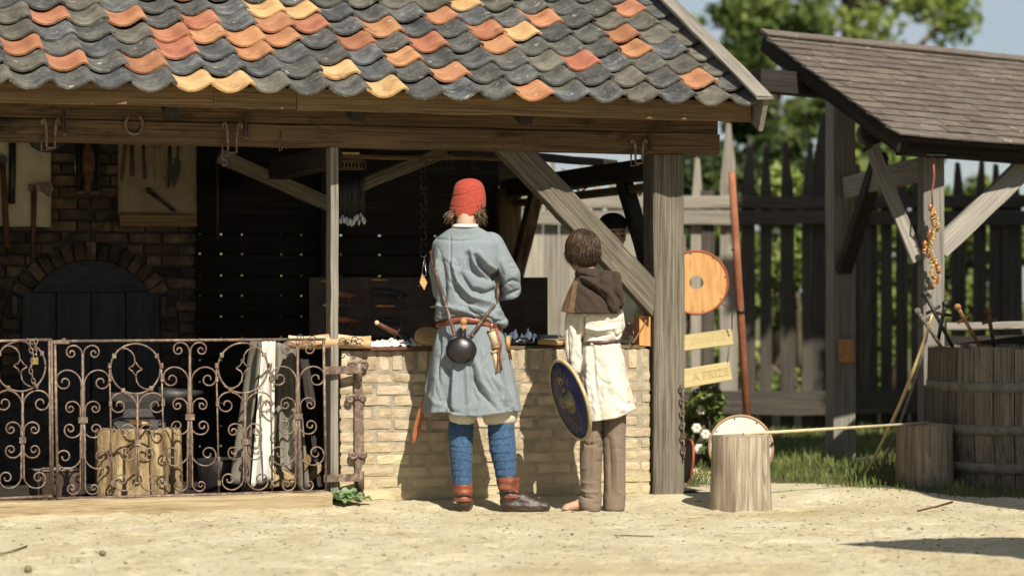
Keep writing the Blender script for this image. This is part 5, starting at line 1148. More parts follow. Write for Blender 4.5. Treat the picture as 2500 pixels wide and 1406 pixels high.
# hat
HP = [(437, 1142, 1152, .012), (438.5, 1131, 1161, .035), (442, 1122, 1169, .055), (448, 1114, 1175, .075), (458, 1108.5, 1180, .092), (472, 1106, 1182, .102), (488, 1103, 1184, .108), (502, 1100, 1185, .112), (514, 1098, 1185, .114), (524, 1098, 1184, .112)]
HPI = interp([p + (.042,) for p in HP], 64); rings = []
for i, (py, xl, xr, d, yo) in enumerate(HPI):
    t = i / 63; ring = []
    for j in range(96):
        a = 2 * PI * j / 96; px = (xl + xr) / 2 + (xr - xl) / 2 * math.cos(a); Yp = YM + yo + d * math.sin(a)
        drop = t ** 2 * (float(np.interp(px, [1098, 1120, 1145, 1165, 1185], [-1, 7, 6, -4, -20])) if math.sin(a) < .2 else float(np.interp(px, [1098, 1185], [-10, -24])))
        cr = 1 - .04 * math.exp(-((t - .26 - .06 * math.sin(a * 1 + 1)) / .025) ** 2) * (.5 - .5 * math.sin(a)) - .02 * math.exp(-((t - .74 - .04 * math.sin(a * 2)) / .02) ** 2) - .014 * math.exp(-((t - .86 + .03 * math.cos(a)) / .016) ** 2) + .014 * math.sin(3 * a + 5 * t) - .04 * math.exp(-((t - .40 + .10 * math.cos(a)) / .022) ** 2) * max(0, math.cos(a + 2.2))
        p = U(px, py + drop, YM); cxx = U((xl + xr) / 2, py, YM).x; ring.append(V((cxx + (p.x - cxx) * cr, YM + yo + (Yp - YM - yo) * cr, p.z)))
    rings.append(ring)
mb = MB(); mb.loft(rings, True, True, False); o = mb.build('felt_hat', M['felt_red'], man); m_ = o.modifiers.new('t', 'SOLIDIFY'); m_.thickness = .004
# hair under the hat
r = random.Random(4); hr = []
for k in range(230):
    sd = -1 if k % 2 else 1; u = r.random(); w = r.uniform(0, 1)
    if sd < 0: x0, y0 = r.uniform(1100, 1116), r.uniform(512, 528); x1, y1 = r.uniform(1083, 1112) , y0 + r.uniform(8, 26)
    else: x0, y0 = r.uniform(1158, 1182), r.uniform(500, 522); x1, y1 = r.uniform(1160, 1189), y0 + r.uniform(12, 34)
    if r.random() < .05: x0, y0, x1, y1 = r.uniform(1112, 1130), 528, r.uniform(1106, 1126), r.uniform(538, 552)
    dy0 = -.06 + .08 * w if abs(x0 - 1140) < 32 else r.uniform(-.04, .06); ph = r.uniform(0, 6); pts = []
    for i in range(7):
        f = i / 6; pts.append(Mm(x0 + (x1 - x0) * f + 4 * f * math.sin(5 * f + ph), y0 + (y1 - y0) * f - 3 * math.sin(f * PI), dy0 + .012 * math.sin(4 * f + ph)))
    hr.append(pts)
mb = MB(); strands(mb, hr, .0034); tag(mb.build('hair', M['hair_brown'], man), kind='stuff')
mb = MB(); mb.loft(ringpx([(548, 1108, 1167, .066, -.03), (551, 1105, 1168, .070, -.03), (557, 1102, 1170, .074, -.03), (555, 1112, 1164, .056, -.03)], YM, 32), True, False, False); mb.build('shirt_collar', M['white_cloth'], man)

# flask on its strap
BV = [TB, SB]
fk = thing('leather_flask', 'round black leather flask with wooden stopper slung across the blue tunic', 'flask', surf(BV, 1126, 884, .03))
c = surf(BV, 1126, 853, .045); k = YM / FPX; pm = MB(); Yf = c.y
rg_ = []
for py, w, d in ((821, 5, .012), (824, 15, .022), (830, 24, .032), (838, 31, .040), (848, 35, .046), (858, 35, .048), (868, 31, .045), (877, 22, .036), (884, 11, .022), (887, 4, .008)):
    rg_.append([U(1126, py, Yf) + V((w * k * math.cos(a), d * math.sin(a), 0)) for a in np.linspace(0, 2 * PI, 33)[:-1]])
pm.loft(rg_); pm.build('bottle', M['leather_black'], fk)
mb = MB(); sm_ = [U(1126 + 36.5 * math.cos(a) * (1 - .12 * max(0, -math.sin(a))), 853 + 33 * math.sin(a), Yf) for a in np.linspace(-1.0, PI + 1.0, 30)]; mb.tube(sm_, .0045, 6); mb.build('seam', M['leather_black'], fk)
mb = MB(); mb.lathe([(.024, 0), (.019, .02), (.017, .045), (.018, .062)], U(1130, 828, Yf), 18); mb.build('neck', M['leather_black'], fk)
mb = MB(); mb.lathe([(.019, 0), (.02, .006), (.018, .012), (.010, .018), (.013, .024), (.019, .034), (.019, .046), (.012, .056), (.003, .059)], U(1132, 803, Yf), 18); mb.build('stopper', M['handle'], fk)
def strap(pts, w, offs, extra=None):
    P = [surf(BV, x, y, offs) for x, y in pts]
    if extra: P = P + extra if extra[0] else P
    return P
def ribbon(mb, P, w, t=.003, view=V((0, -1, 0))):
    rings = []
    for i, p in enumerate(P):
        tn = (P[min(i + 1, len(P) - 1)] - P[max(0, i - 1)]).normalized(); s_ = tn.cross(view).normalized(); n_ = s_.cross(tn).normalized()
        rings.append([p + s_ * w / 2 + n_ * t / 2, p - s_ * w / 2 + n_ * t / 2, p - s_ * w / 2 - n_ * t / 2, p + s_ * w / 2 - n_ * t / 2])
    mb.loft(rings); return mb
lin = lambda a, b, n: [(a[0] + (b[0] - a[0]) * i / n, a[1] + (b[1] - a[1]) * i / n) for i in range(n + 1)]
PL = [surf(BV, x, y, .012) for x, y in lin((1110, 815), (1063, 662), 14)]; PL[0].y = Yf - .005; PL = [V((p.x, (p.y * 2 + PL[max(0, i - 1)].y + PL[min(len(PL) - 1, i + 1)].y) / 4 if i else p.y, p.z)) for i, p in enumerate(PL)]
PL = [V((p.x, min(p.y, Yf + .02) if i < 5 else p.y, p.z)) for i, p in enumerate(PL)]
mb = MB(); ribbon(mb, PL + [Mm(1056, 640, -.02), Mm(1053, 612, .02)], .021); mb.build('strap', M['leather_strap'], fk)
PR = [surf(BV, x, y, .012) for x, y in lin((1150, 817), (1214, 735), 9)]; PR[0].y = Yf - .005; PR = [V((p.x, min(p.y, Yf + .02) if i < 4 else p.y, p.z)) for i, p in enumerate(PR)]
mb = MB(); ribbon(mb, PR + [Mm(1216, 715, -.09), Mm(1214, 690, -.02)], .016); mb.build('strap', M['leather_strap'], fk)
for x, y in ((1109, 819), (1150, 820)):
    mb = MB()
    for j in range(4): mb.ell(U(x + rnd.uniform(-4, 4), y + rnd.uniform(-4, 5), Yf - .006), .010, .008, .009)
    mb.build('knot', M['leather_strap'], fk)
# belt gear
Yb_ = surf(BV, 1208, 830, .02).y
t = thing('bone_case', 'carved bone needle case hanging from the belt', 'case', U(1212, 848, Yb_)); mb = MB(); mb.tube([U(1199, 808, Yb_), U(1203, 820, Yb_), U(1210, 845, Yb_)], [.021, .021, .022], 14); mb.build('tube', M['bone'], t)
for a_, b_ in ((805, 809), (845, 850)):
    mb = MB(); x0 = 1198 + (a_ - 805) * .29; mb.tube([U(x0, a_, Yb_), U(x0 + 1.2, b_, Yb_)], .024, 14); mb.build('end_cap', M['handle'], t)
mb = MB(); mb.tube([U(1199, 806, Yb_), U(1200, 796, Yb_), U(1201, 790, Yb_)], .004, 6); mb.build('loop', M['brass'], t)
t = thing('bone_sheath', 'pale bone knife sheath with leather thongs hanging lowest at the belt', 'sheath', U(1213, 908, Yb_)); mb = MB(); mb.tube([U(1206, 858, Yb_ - .01), U(1208, 870, Yb_ - .01), U(1214, 907, Yb_ - .01)], [.018, .019, .023], 12, flat=.7); mb.build('case', M['bone'], t)
for pts in (((1210, 800), (1218, 830), (1217, 870), (1214, 904)), ((1213, 802), (1224, 840), (1222, 870), (1225, 904))):
    mb = MB(); ribbon(mb, [surf(BV, x, y, .03) for x, y in pts], .009); mb.build('thong', M['leather_red'], t)
mb = MB(); mb.tube([U(1205, 856, Yb_ - .01), U(1208, 862, Yb_ - .01)], .02, 12); mb.build('collar', M['handle'], t)
t = thing('horn_tube', 'brown horn tube with fringe at the right hip', 'horn', U(1246, 880, YM - .02)); mb = MB(); mb.tube([U(1240, 820, YM - .03), U(1240, 855, YM - .03)], [.013, .015], 10); mb.build('tube', M['handle'], t)
for dx in (-3, 1, 5):
    mb = MB(); mb.tube([U(1241 + dx * .5, 845, YM - .03), U(1244 + dx, 878, YM - .02)], .004, 5); mb.build('fringe', M['handle_old' if dx > 0 else 'handle'], t)
t = thing('scabbard', 'orange brown leather scabbard tip showing left of the blue tunic', 'scabbard', Mm(1012, 1083, .12)); rings = []
for px, py, w in ((1082, 840, 9), (1062, 905, 9), (1046, 955, 8), (1032, 995, 9), (1022, 1030, 10), (1015, 1060, 9), (1011, 1077, 6), (1009, 1083, 1)):
    c = Mm(px, py, .10); rings.append([c + V((-w * k, .004, w * k * -.25)), c + V((w * k * .25, -.012, 0)), c + V((w * k, .004, w * k * .25)), c + V((0, .014, 0))])
mb = MB(); mb.loft(rings); mb.build('case', M['leather_tan'], t, smooth=False); mb = MB(); mb.tube([Mm(1082, 840, .1), Mm(1084, 815, .12), Mm(1086, 795, .12)], .006, 6); mb.build('hanger', M['leather_red'], t)

# ------------------------------------------------------------------ the boy
YB = 14.12
def Bm(px, py, dy=0.0): return U(px, py, YB + dy)
boy = thing('person', 'person with short dark hair in brown hood, cream tunic and brown trousers, seen from behind', 'person', V((Bm(1465, 1244).x, YB, gz(Bm(1465, 1244).x, YB))))
hyaw = .5; pm = MB(); hcB = Bm(1423, 618, .02); qB = head_prims(pm, hcB, hyaw, .93, -.06)
pm.cap(Bm(1428, 640, .0), Bm(1437, 690, -.0), .048, .052)
pm.loft(ringpx([(670, 1410, 1465, .05, 0), (700, 1395, 1505, .085, 0), (760, 1398, 1512, .095, 0), (835, 1425, 1508, .09, 0), (880, 1420, 1520, .10, 0), (910, 1430, 1510, .09, 0)], YB, 24))
wl_ = Bm(1398, 925, -.02); wr_ = Bm(1500, 800, .22)
pm.cap(Bm(1402, 720), Bm(1398, 830, .0), .042, .034); pm.cap(Bm(1398, 830), wl_, .033, .024); pm.cap(Bm(1500, 720), Bm(1508, 800, .05), .042, .034); pm.cap(Bm(1508, 800, .05), wr_, .032, .023)
hand_prims(pm, wl_, (.05, .05, -1), (-1, 0, 0), 1, .85, 1.1); hand_prims(pm, wr_, (-.3, .9, .1), (.2, -.2, 1), -1, .85)
for hp, kn, ak in ((Bm(1440, 900), Bm(1442, 1070, .01), Bm(1443, 1220, .0)), (Bm(1497, 900), Bm(1498, 1070, .01), Bm(1500, 1220, .0))): pm.cap(hp, kn, .062, .046); pm.cap(kn, ak, .044, .03)
gzb = gz(Bm(1400, 1240).x, YB)
def foot(ak, toe):
    a = V((ak.x, ak.y, gzb + .04)); tt = V((toe.x, toe.y, gzb + .02)); pm.cap(a, tt, .034, .022); pm.cap(a + V((0, 0, .02)), a.lerp(tt, .5), .034, .026)
    d = (tt - a); d.z = 0; d.normalize(); s_ = V((-d.y, d.x, 0))
    for j, (o_, l, rr) in enumerate(((-.024, .018, .010), (-.011, .024, .0085), (0, .024, .008), (.011, .02, .0075), (.022, .013, .007))): p = tt + s_ * o_ + V((0, 0, -.008)); pm.cap(p, p + d * l, rr, rr * .9, 8)
foot(Bm(1432, 1240), Bm(1383, 1240, -.02)); foot(Bm(1500, 1240), Bm(1508, 1240, .14))
place(blob(pm, .006, 4), 'body', M['skin_foot'], boy)
face_bits(boy, qB, Matrix.Rotation(hyaw, 3, 'Z'), .93)
# trousers
for pf, sd in (([(985, 1412, 1474, .085, 0), (1030, 1414, 1473, .082, 0), (1075, 1416, 1472, .078, 0), (1120, 1415, 1470, .074, 0), (1165, 1417, 1468, .07, 0), (1200, 1418, 1468, .072, 0), (1222, 1410, 1469, .078, -.005), (1236, 1412, 1468, .08, -.005), (1245, 1420, 1466, .076, -.005)], 0),
               ([(985, 1468, 1530, .085, 0), (1030, 1470, 1528, .082, 0), (1075, 1471, 1527, .078, 0), (1120, 1473, 1527, .074, 0), (1165, 1474, 1527, .07, 0), (1200, 1474, 1527, .072, 0), (1222, 1472, 1527, .076, .0), (1238, 1472, 1526, .078, .0), (1244, 1473, 1525, .076, .0)], 1)):
    PF = interp(pf, 110); rg = ringpx(PF, YB, 90, 2.2, lambda a, t, sd=sd: 1 + .010 * math.sin(4 * a + 2 * t + sd) + .010 * math.sin(7 * a + 5 * t + sd) + .012 * t ** 4 * math.sin(24 * t + 2 * math.sin(a)))
    mb = MB(); mb.loft(rg, True, False, False); me = mb.mesh('t'); me.flip_normals()
    fl_ = [([(1420, 1075), (1432, 1085), (1460, 1080)], .008, -.006), ([(1415, 1205), (1428, 1212), (1450, 1215)], .006, -.008), ([(1418, 1195), (1435, 1200), (1460, 1198)], .008, .006), ([(1450, 1060), (1448, 1130), (1444, 1180)], .012, .006), ([(1485, 1070), (1488, 1130), (1490, 1190)], .012, -.007), ([(1500, 1070), (1505, 1130), (1506, 1200)], .012, .006)]
    displace(me, lambda co, no: 1.6 * crease(co, no, fl_ + rcre(14, 22, (1415, 1525, 1040, 1235), (-.6, .9), (14, 45), (.005, .010), (.001, .0028)), YB) + .0012 * sn(co, 30, 3)); o = place(me, 'trouser_leg', M['trouser'], boy); m_ = o.modifiers.new('t', 'SOLIDIFY'); m_.thickness = .004
# tunic
pm = MB()
pm.loft(ringpx([(712, 1412, 1504, .075, .01), (740, 1404, 1512, .095, 0), (775, 1400, 1520, .112, 0), (800, 1408, 1520, .112, 0), (818, 1416, 1519, .108, 0), (829, 1424, 1514, .095, 0)], YB, 36, 2.3))
pm.cap(Bm(1408, 740, .01), Bm(1399, 790, -.01), .048, .050); pm.cap(Bm(1399, 790, -.01), Bm(1400, 850, -.02), .049, .047); pm.cap(Bm(1400, 850, -.02), Bm(1404, 902, -.02), .047, .036)
pm.cap(Bm(1498, 742, .01), Bm(1506, 795, .04), .046, .046); pm.cap(Bm(1506, 795, .04), Bm(1500, 802, .18), .044, .036); pm.ell(Bm(1505, 812, 0), .035, .08, .03)
me = blob(pm, .005, 7)
FBt = [([(1424, 772), (1423, 810), (1428, 850), (1436, 900)], .006, -.030), ([(1392, 790), (1402, 830), (1396, 880)], .010, .010), ([(1408, 770), (1412, 830), (1410, 880)], .007, -.010), ([(1384, 800), (1386, 850), (1390, 900)], .007, -.006), ([(1405, 850), (1418, 875), (1420, 895)], .006, .008), ([(1430, 800), (1460, 806), (1500, 800)], .010, .012), ([(1428, 816), (1455, 822), (1490, 816)], .007, -.010), ([(1470, 780), (1490, 790), (1512, 786)], .010, -.006), ([(1496, 808), (1506, 822), (1518, 812)], .006, -.012)]
displace(me, lambda co, no: 1.4 * crease(co, no, FBt, YB) + .003 * sn(co, 20, 6) + .0015 * sn(co, 47, 2)); BT = bvh_of(me); place(me, 'tunic', M['linen'], boy)
SKb = interp([(826, 1423, 1514, .098, 0), (836, 1421, 1515, .104, 0), (870, 1420, 1521, .115, 0), (920, 1418, 1531, .130, .003), (970, 1417, 1541, .143, .005), (1018, 1417, 1549, .152, .008)], 60)
rg = ringpx(SKb, YB, 200, 2.2, lambda a, t: 1 + t * (.022 * math.sin(5 * a + 1.7) + .026 * math.sin(9 * a + .4 + t) + .010 * math.sin(15 * a)))
for i, ring in enumerate(rg):
    f = (i / 59) ** 3
    for p in ring: p.z += f * (-.026 + (p.x - .40) * .16 + .26 * max(0, p.x - .58))
mb = MB(); mb.loft(rg, True, False, False); me = mb.mesh('s'); me.flip_normals(); FBs = [([(1446, 850), (1450, 930), (1466, 1026)], .012, -.008), ([(1432, 850), (1434, 930), (1440, 1026)], .012, .008), ([(1470, 850), (1490, 930), (1520, 1005)], .016, .006), ([(1500, 960), (1520, 980), (1545, 985)], .010, -.006), ([(1495, 985), (1515, 1000), (1545, 998)], .010, .006)]
displace(me, lambda co, no: 1.6 * crease(co, no, FBs + rcre(12, 26, (1425, 1540, 845, 1010), (.3, 2.4), (15, 60), (.004, .009), (.002, .004)), YB) + .0035 * sn(co * np.array([1, 1, .7]), 26, 9) + .0016 * sn(co, 60, 4)); BS = bvh_of(me); o = place(me, 'tunic_skirt', M['linen'], boy); m_ = o.modifiers.new('t', 'SOLIDIFY'); m_.thickness = .004
mb = MB(); rr = []
for yo, g in ((5, 0), (5, .006), (-5, .006), (-5, 0)):
    ring = []
    for j in range(56):
        a = 2 * PI * j / 56; px = 1468 + 47 * math.cos(a); p = U(px, 835 - (px - 1468) * .06 + yo, YB); ring.append(V((p.x + g * math.cos(a), YB + (.103 + g) * math.sin(a), p.z)))
    rr.append(ring)
mb.loft(rr, True, False, False); mb.build('belt', M['leather_strap'], boy)
# hood and cape
pm = MB()
cp = [(664, 1408, 1480, .075, .01), (676, 1404, 1498, .095, .005), (696, 1394, 1514, .118, 0), (720, 1384, 1524, .135, 0), (745, 1374, 1528, .148, 0), (766, 1368, 1528, .155, 0)]
pm.loft(ringpx(interp(cp, 14), YB, 44, 2.2))
pm.cap(Bm(1420, 664, -.05), Bm(1505, 672, -.11), .026, .022); pm.cap(Bm(1412, 668, .03), Bm(1420, 664, -.05), .022, .026); pm.cap(Bm(1505, 676, -.11), Bm(1506, 705, -.12), .026, .030); pm.cap(Bm(1506, 705, -.12), Bm(1514, 738, -.10), .030, .026)
pm.cap(Bm(1480, 690, -.11), Bm(1496, 752, -.12), .045, .030); pm.cap(Bm(1445, 680, -.09), Bm(1482, 745, -.12), .04, .035); pm.cap(Bm(1466, 668, .06), Bm(1500, 672, -.06), .02, .02)
me = blob(pm, .005, 8)
FH = [([(1400, 690), (1394, 730), (1388, 762)], .008, .006), ([(1414, 686), (1442, 704), (1474, 732), (1488, 766)], .010, -.030), ([(1424, 680), (1452, 694), (1486, 716), (1504, 745)], .014, .014), ([(1418, 672), (1440, 676), (1462, 680)], .006, -.010), ([(1412, 700), (1436, 722), (1462, 752)], .014, .006), ([(1506, 722), (1512, 735), (1518, 748)], .006, -.008)]
displace(me, lambda co, no: .95 * crease(co, no, FH + rcre(15, 12, (1380, 1515, 690, 765), (.2, 1.4), (18, 45), (.004, .008), (.002, .004)), YB) + .002 * sn(co, 22, 4))
n = len(me.vertices); co = np.empty(n * 3); me.vertices.foreach_get('co', co); co = co.reshape(-1, 3)
px_ = co[:, 0] * FPX / co[:, 1] + 1250; py_ = HY - (co[:, 2] - CAMH) * FPX / co[:, 1]
# trim to the hem line: press everything below it up to it, a hollow bell
hem = np.interp(px_, [1360, 1400, 1450, 1492, 1510, 1530], [758, 767, 773, 779, 765, 742]); zh = CAMH + (HY - hem) * co[:, 1] / FPX
co[:, 2] = np.maximum(co[:, 2], zh); me.vertices.foreach_set('co', co.ravel()); me.update()
o = place(me, 'hood', M['hood'], boy); me.materials.append(M['hood_patch'])
mi = []
for p in me.polygons:
    v = co[p.vertices[0]]; x = v[0] * FPX / v[1] + 1250; y = HY - (v[2] - CAMH) * FPX / v[1]; mi.append(1 if (x < 1411 - (y - 687) * .13 and y > 684) else 0)
me.polygons.foreach_set('material_index', mi)
# hair: a close cap and a coat of short strands from the crown
Rh = Matrix.Rotation(hyaw, 3, 'Z'); hcen = hcB + V((.0, -.012, .03)); rad = V((.0885, .102, .098))
pm = MB(); pm.ell(hcen, rad.x * .97, rad.y * .97, rad.z * .97, Rh); pm.ell(hcen + Rh @ V((0, -.035, -.05)), .072, .062, .065, Rh); place(blob(pm, .006, 3), 'hair_cap', M['hair_dark'], boy)
r = random.Random(9); hr = []; crown = V((.01, -.045, .09))
for k in range(3600):
    d = V((r.gauss(0, 1), r.gauss(0, 1), r.gauss(0, 1))).normalized()
    if d.z < -.52 or (d.y > .55 and d.z < .15): continue
    p0 = V((d.x * rad.x, d.y * rad.y, d.z * rad.z)); fl_ = (p0 - crown); fl_ = fl_ - d * fl_.dot(d)
    if fl_.length < 1e-4: continue
    fl_.normalize(); fl_ = (fl_ + V((0, 0, -.35))).normalized(); lift = r.random(); lg_ = r.uniform(.04, .08); pts = []; sw = V((r.gauss(0, .06), r.gauss(0, .06), r.gauss(0, .04)))
    for i in range(5):
        f = i / 4; q = p0 + (fl_ + sw) * lg_ * f; dd = V((q.x / rad.x, q.y / rad.y, q.z / rad.z)); s_ = max(.2, dd.length); q = q / s_ * (1.0 + .06 * math.sin(f * PI) + .045 * f * f * lift + lift * .015) if q.z > -.03 else q * V((1, 1, 1)).x
        if q.z <= -.03: q = V((q.x * 1.01, q.y * 1.01, q.z))
        pts.append(hcen + Rh @ q)
    hr.append(pts)
mb = MB(); strands(mb, [h for i, h in enumerate(hr) if i % 9], .0018); tag(mb.build('hair', M['hair_dark'], boy), kind='stuff')
mb = MB(); strands(mb, hr[::9], .0017); tag(mb.build('hair_highlights', M['hair_light'], boy), kind='stuff')

# the boy's shield
nS = V((-.885, -.36, -.29)).normalized(); cS = U(1392, 976, YB - .06); upS = V((-.31, 0, .95)); upS = (upS - nS * upS.dot(nS)).normalized(); rtS = upS.cross(nS)
MS = Matrix((rtS, upS, nS)).transposed(); RS = .232
sh = thing('round_shield', 'blue round shield with pale rim and metal boss held at the side', 'shield', cS - V((0, 0, .22)))
mb = MB(); mb.lathe([(.001, -.006), (RS - .006, -.006), (RS - .004, .004), (RS * .5, .007), (.001, .008)], cS, 56, MS); mb.build('face', M['blue_paint'], sh)
mb = MB(); mb.lathe([(RS - .012, -.009), (RS + .002, -.008), (RS + .004, 0), (RS + .002, .008), (RS - .013, .009), (RS - .012, -.009)], cS, 56, MS, None, False); mb.build('rim', M['rim'], sh)
mb = MB(); mb.lathe([(.078, .006), (.076, .010), (.055, .012), (.052, .020), (.046, .036), (.032, .05), (.014, .058), (.001, .060)], cS, 28, MS); mb.build('boss', M['boss'], sh)
mb = MB(); mb.tube([cS - nS * .02 - upS * .07, cS - nS * .03, cS - nS * .02 + upS * .07], .009, 8); mb.build('grip', M['handle'], sh)
for k in range(12):
    a = .9 + (k % 6) * .27 + (PI if k >= 6 else 0); r0, r1 = .095 + .01 * (k % 3), .19 - .015 * abs(k % 6 - 2.5); pts = []
    for i in range(6):
        f = i / 5; rr_ = r0 + (r1 - r0) * f; aa_ = a + .10 * math.sin(f * PI); hgt = .0075 + .001 * (1 - rr_ / RS); pts.append(cS + MS @ V((rr_ * math.cos(aa_), rr_ * math.sin(aa_), hgt + .001)))
    mb = MB(); mb.tube(pts, .0022, 5); mb.build('painted_ray', M['gold_paint'], sh)
mb = MB(); mb.tube([cS + MS @ V((x, y, .0095)) for x, y in ((-.03, .08), (-.05, .11), (-.03, .135), (.0, .12), (.0, .09))], [.004, .008, .009, .007, .003], 6); mb.build('painted_motif', M['gold_paint'], sh)

# ------------------------------------------------------------------ the seller behind the counter
YS = 15.45
def Sm(px, py, dy=0.0): return U(px, py, YS + dy)
sel = thing('person', 'person in dark cap and pale green shirt standing behind the counter', 'person', V((Sm(1500, 1150).x, YS, .012)))
pm = MB(); hcS = Sm(1496, 572, 0); yw = PI + .25; qS = head_prims(pm, hcS, yw, 1.0, -.12)
pm.cap(Sm(1502, 592, .03), Sm(1506, 640, .03), .05, .058)
pm.loft(ringpx([(622, 1470, 1540, .06, .03), (645, 1436, 1568, .09, .03), (700, 1444, 1560, .11, .03), (800, 1450, 1556, .11, .03), (880, 1446, 1560, .115, .03)], YS, 24))
gS_ = .02
for hp, kn in ((Sm(1475, 870, .03), Sm(1475, 1020, .03)), (Sm(1530, 870, .03), Sm(1530, 1020, .03))): pm.cap(hp, kn, .075, .055); pm.cap(kn, V((kn.x, kn.y, .1)), .052, .04); pm.cap(V((kn.x, kn.y, .07)), V((kn.x, kn.y - .14, .05)), .045, .035)
w1, w2 = Sm(1552, 800, -.26), Sm(1500, 806, -.26)
pm.cap(Sm(1562, 660, .03), Sm(1582, 760, -.02), .046, .038); pm.cap(Sm(1582, 760, -.02), w1, .037, .026); pm.cap(Sm(1446, 660, .03), Sm(1430, 760, -.02), .046, .038); pm.cap(Sm(1430, 760, -.02), w2, .037, .026)
hand_prims(pm, w1, (-.75, -.25, .05), (.1, -.5, .8), 1); hand_prims(pm, w2, (.75, -.25, .05), (-.1, -.5, .8), -1)
place(blob(pm, .006, 5), 'body', M['skin'], sel); face_bits(sel, qS, Matrix.Rotation(yw, 3, 'Z'))
pm = MB(); pm.loft(ringpx([(618, 1478, 1532, .06, .03), (630, 1448, 1558, .09, .03), (650, 1432, 1574, .105, .03), (700, 1438, 1566, .13, .03), (800, 1444, 1562, .13, .03), (870, 1440, 1566, .135, .03)], YS, 30, 2.3))
pm.cap(Sm(1558, 656, .03), Sm(1582, 745, -.01), .066, .058); pm.cap(Sm(1448, 656, .03), Sm(1430, 745, -.01), .066, .058)
me = blob(pm, .008, 6); displace(me, lambda co, no: .004 * sn(co, 16, 2) + .002 * sn(co, 40, 1)); place(me, 'shirt', M['green_shirt'], sel)
pf = [(860, 1442, 1566, .13, .03), (940, 1446, 1562, .13, .03), (1000, 1450, 1560, .12, .03), (1160, 1456, 1554, .08, .03)]
mb = MB(); mb.loft(ringpx(pf, YS, 30)); mb.build('trousers', M['trouser'], sel)
pm = MB(); pm.ell(hcS + V((0, .012, .062)), .088, .106, .07); pm.ell(hcS + V((.0, -.03, .055)), .082, .085, .03); pm.ell(hcS + V((-.015, -.085, .05)), .07, .045, .012)
me = blob(pm, .006, 3); place(me, 'cap', M['cap_black'], sel)
# ================================================================== YARD THINGS ON THE RIGHT
def gpt(px, py): # a point on the yard seen at this pixel
    Y = FPX * (CAMH + .03) / (py - HY); return V(((px - 1250) * Y / FPX, Y, -.03))
b1 = gpt(1808, 1238); s1_ = stump('log_stump', 'pale barkless log stump standing at the yard edge beside the corner post', b1, .163, .40, 'stump', 'endgrain', 12, rough=.055, flare=1.06)
b2 = gpt(2258, 1196); s2_ = stump('log_stump', 'grey log stump half in shade before the big tub', b2, .172, .40, 'stump', 'endgrain', 15, rough=.045, flare=1.03)
mb = MB(); mb.tube([b1 + V((.02, .02, .408)), b1.lerp(b2, .5) + V((.06, 0, .412)), b2 + V((0, -.05, .412))], [.010, .009, .008], 8); o = mb.build('pale_staff', M['bone']); tag(o, 'thin pale staff laid across the two log stumps', 'staff')
def disc_shield(name, label, c, n, R, mat, rim, hole=None, boss=None):
    t = thing(name, label, 'shield', c - V((0, 0, R))); n = V(n).normalized(); Mx = n.to_track_quat('Z', 'Y').to_matrix()
    i_ = hole or .001; prof_s = [(i_, -.005), (R - .008, -.006), (R - .006, .006), (i_, .008)] + ([(i_, -.005)] if hole else []); mb = MB(); n_s = 48; mb.loft([[c + Mx @ V((q * math.cos(2 * PI * j / n_s), q * math.sin(2 * PI * j / n_s), z)) for j in range(n_s)] for q, z in prof_s], True, not hole, not hole); autosmooth(mb.build('face', M[mat], t), 30)
    mb = MB(); mb.lathe([(R - .012, -.008), (R + .002, -.007), (R + .003, .006), (R - .012, .009), (R - .012, -.008)], c, 48, Mx, None, False); mb.build('rim', M[rim], t)
    if boss: mb = MB(); mb.lathe([(boss + .008, .007), (boss, .011), (boss * .85, .03), (boss * .4, .045), (.001, .048)], c, 24, Mx); mb.build('boss', M['steel' if not hole else 'boss'], t)
    for k in range(8): a = 2 * PI * k / 8 + .2; mb = MB(); mb.ell(c + Mx @ V(((R - .02) * math.cos(a), (R - .02) * math.sin(a), .009)), .005, .005, .004, Mx, 8); mb.build('rivet', M['iron'], t)
    return t
ys_ = 17.0
disc_shield('round_shield', 'orange wooden round shield with grey centre hanging beside the corner post', U(1700, 690, ys_), (.05, -1, .06), .215, 'shield_orange', 'red_rim', .046)
disc_shield('round_shield', 'white round shield with brown rim leaning behind the pale log stump', U(1809, 1092, 14.6), (.05, -1, .18), .187, 'shield_white', 'brown_rim')
disc_shield('round_shield', 'red rimmed shield seen edge-on behind the foot of the corner post', U(1680, 1125, 15.4), (-1, -.16, .12), .13, 'shield_white', 'red_rim')
mb = MB(); mb.tube([U(1786, 420, 16.9), U(1800, 640, 16.95), U(1832, 1140, 17.0)], [.024, .026, .028], 14); o = mb.build('rusty_pole', M['rust_pole']); tag(o, 'rust brown pole leaning upright right of the orange shield', 'pole')
for yy in (610, 760):
    mb = MB(); c = U(1797 + (yy - 610) * .07, yy, 16.95); mb.lathe([(.029, -.008), (.03, 0), (.029, .008)], c, 14); o = mb.build('wire_band', M['iron']); tag(o, 'dark wire wound round the rusty pole ' + ('near its top' if yy < 700 else 'below the shield'), 'wire')
mb = MB(); mb.tube([U(1762, 742, 16.9), U(1787, 758, 16.9), U(1787, 805, 16.95)], .004, 6); o = mb.build('sign_wire', M['iron']); tag(o, 'thin wire the two yellow signs hang from', 'wire')
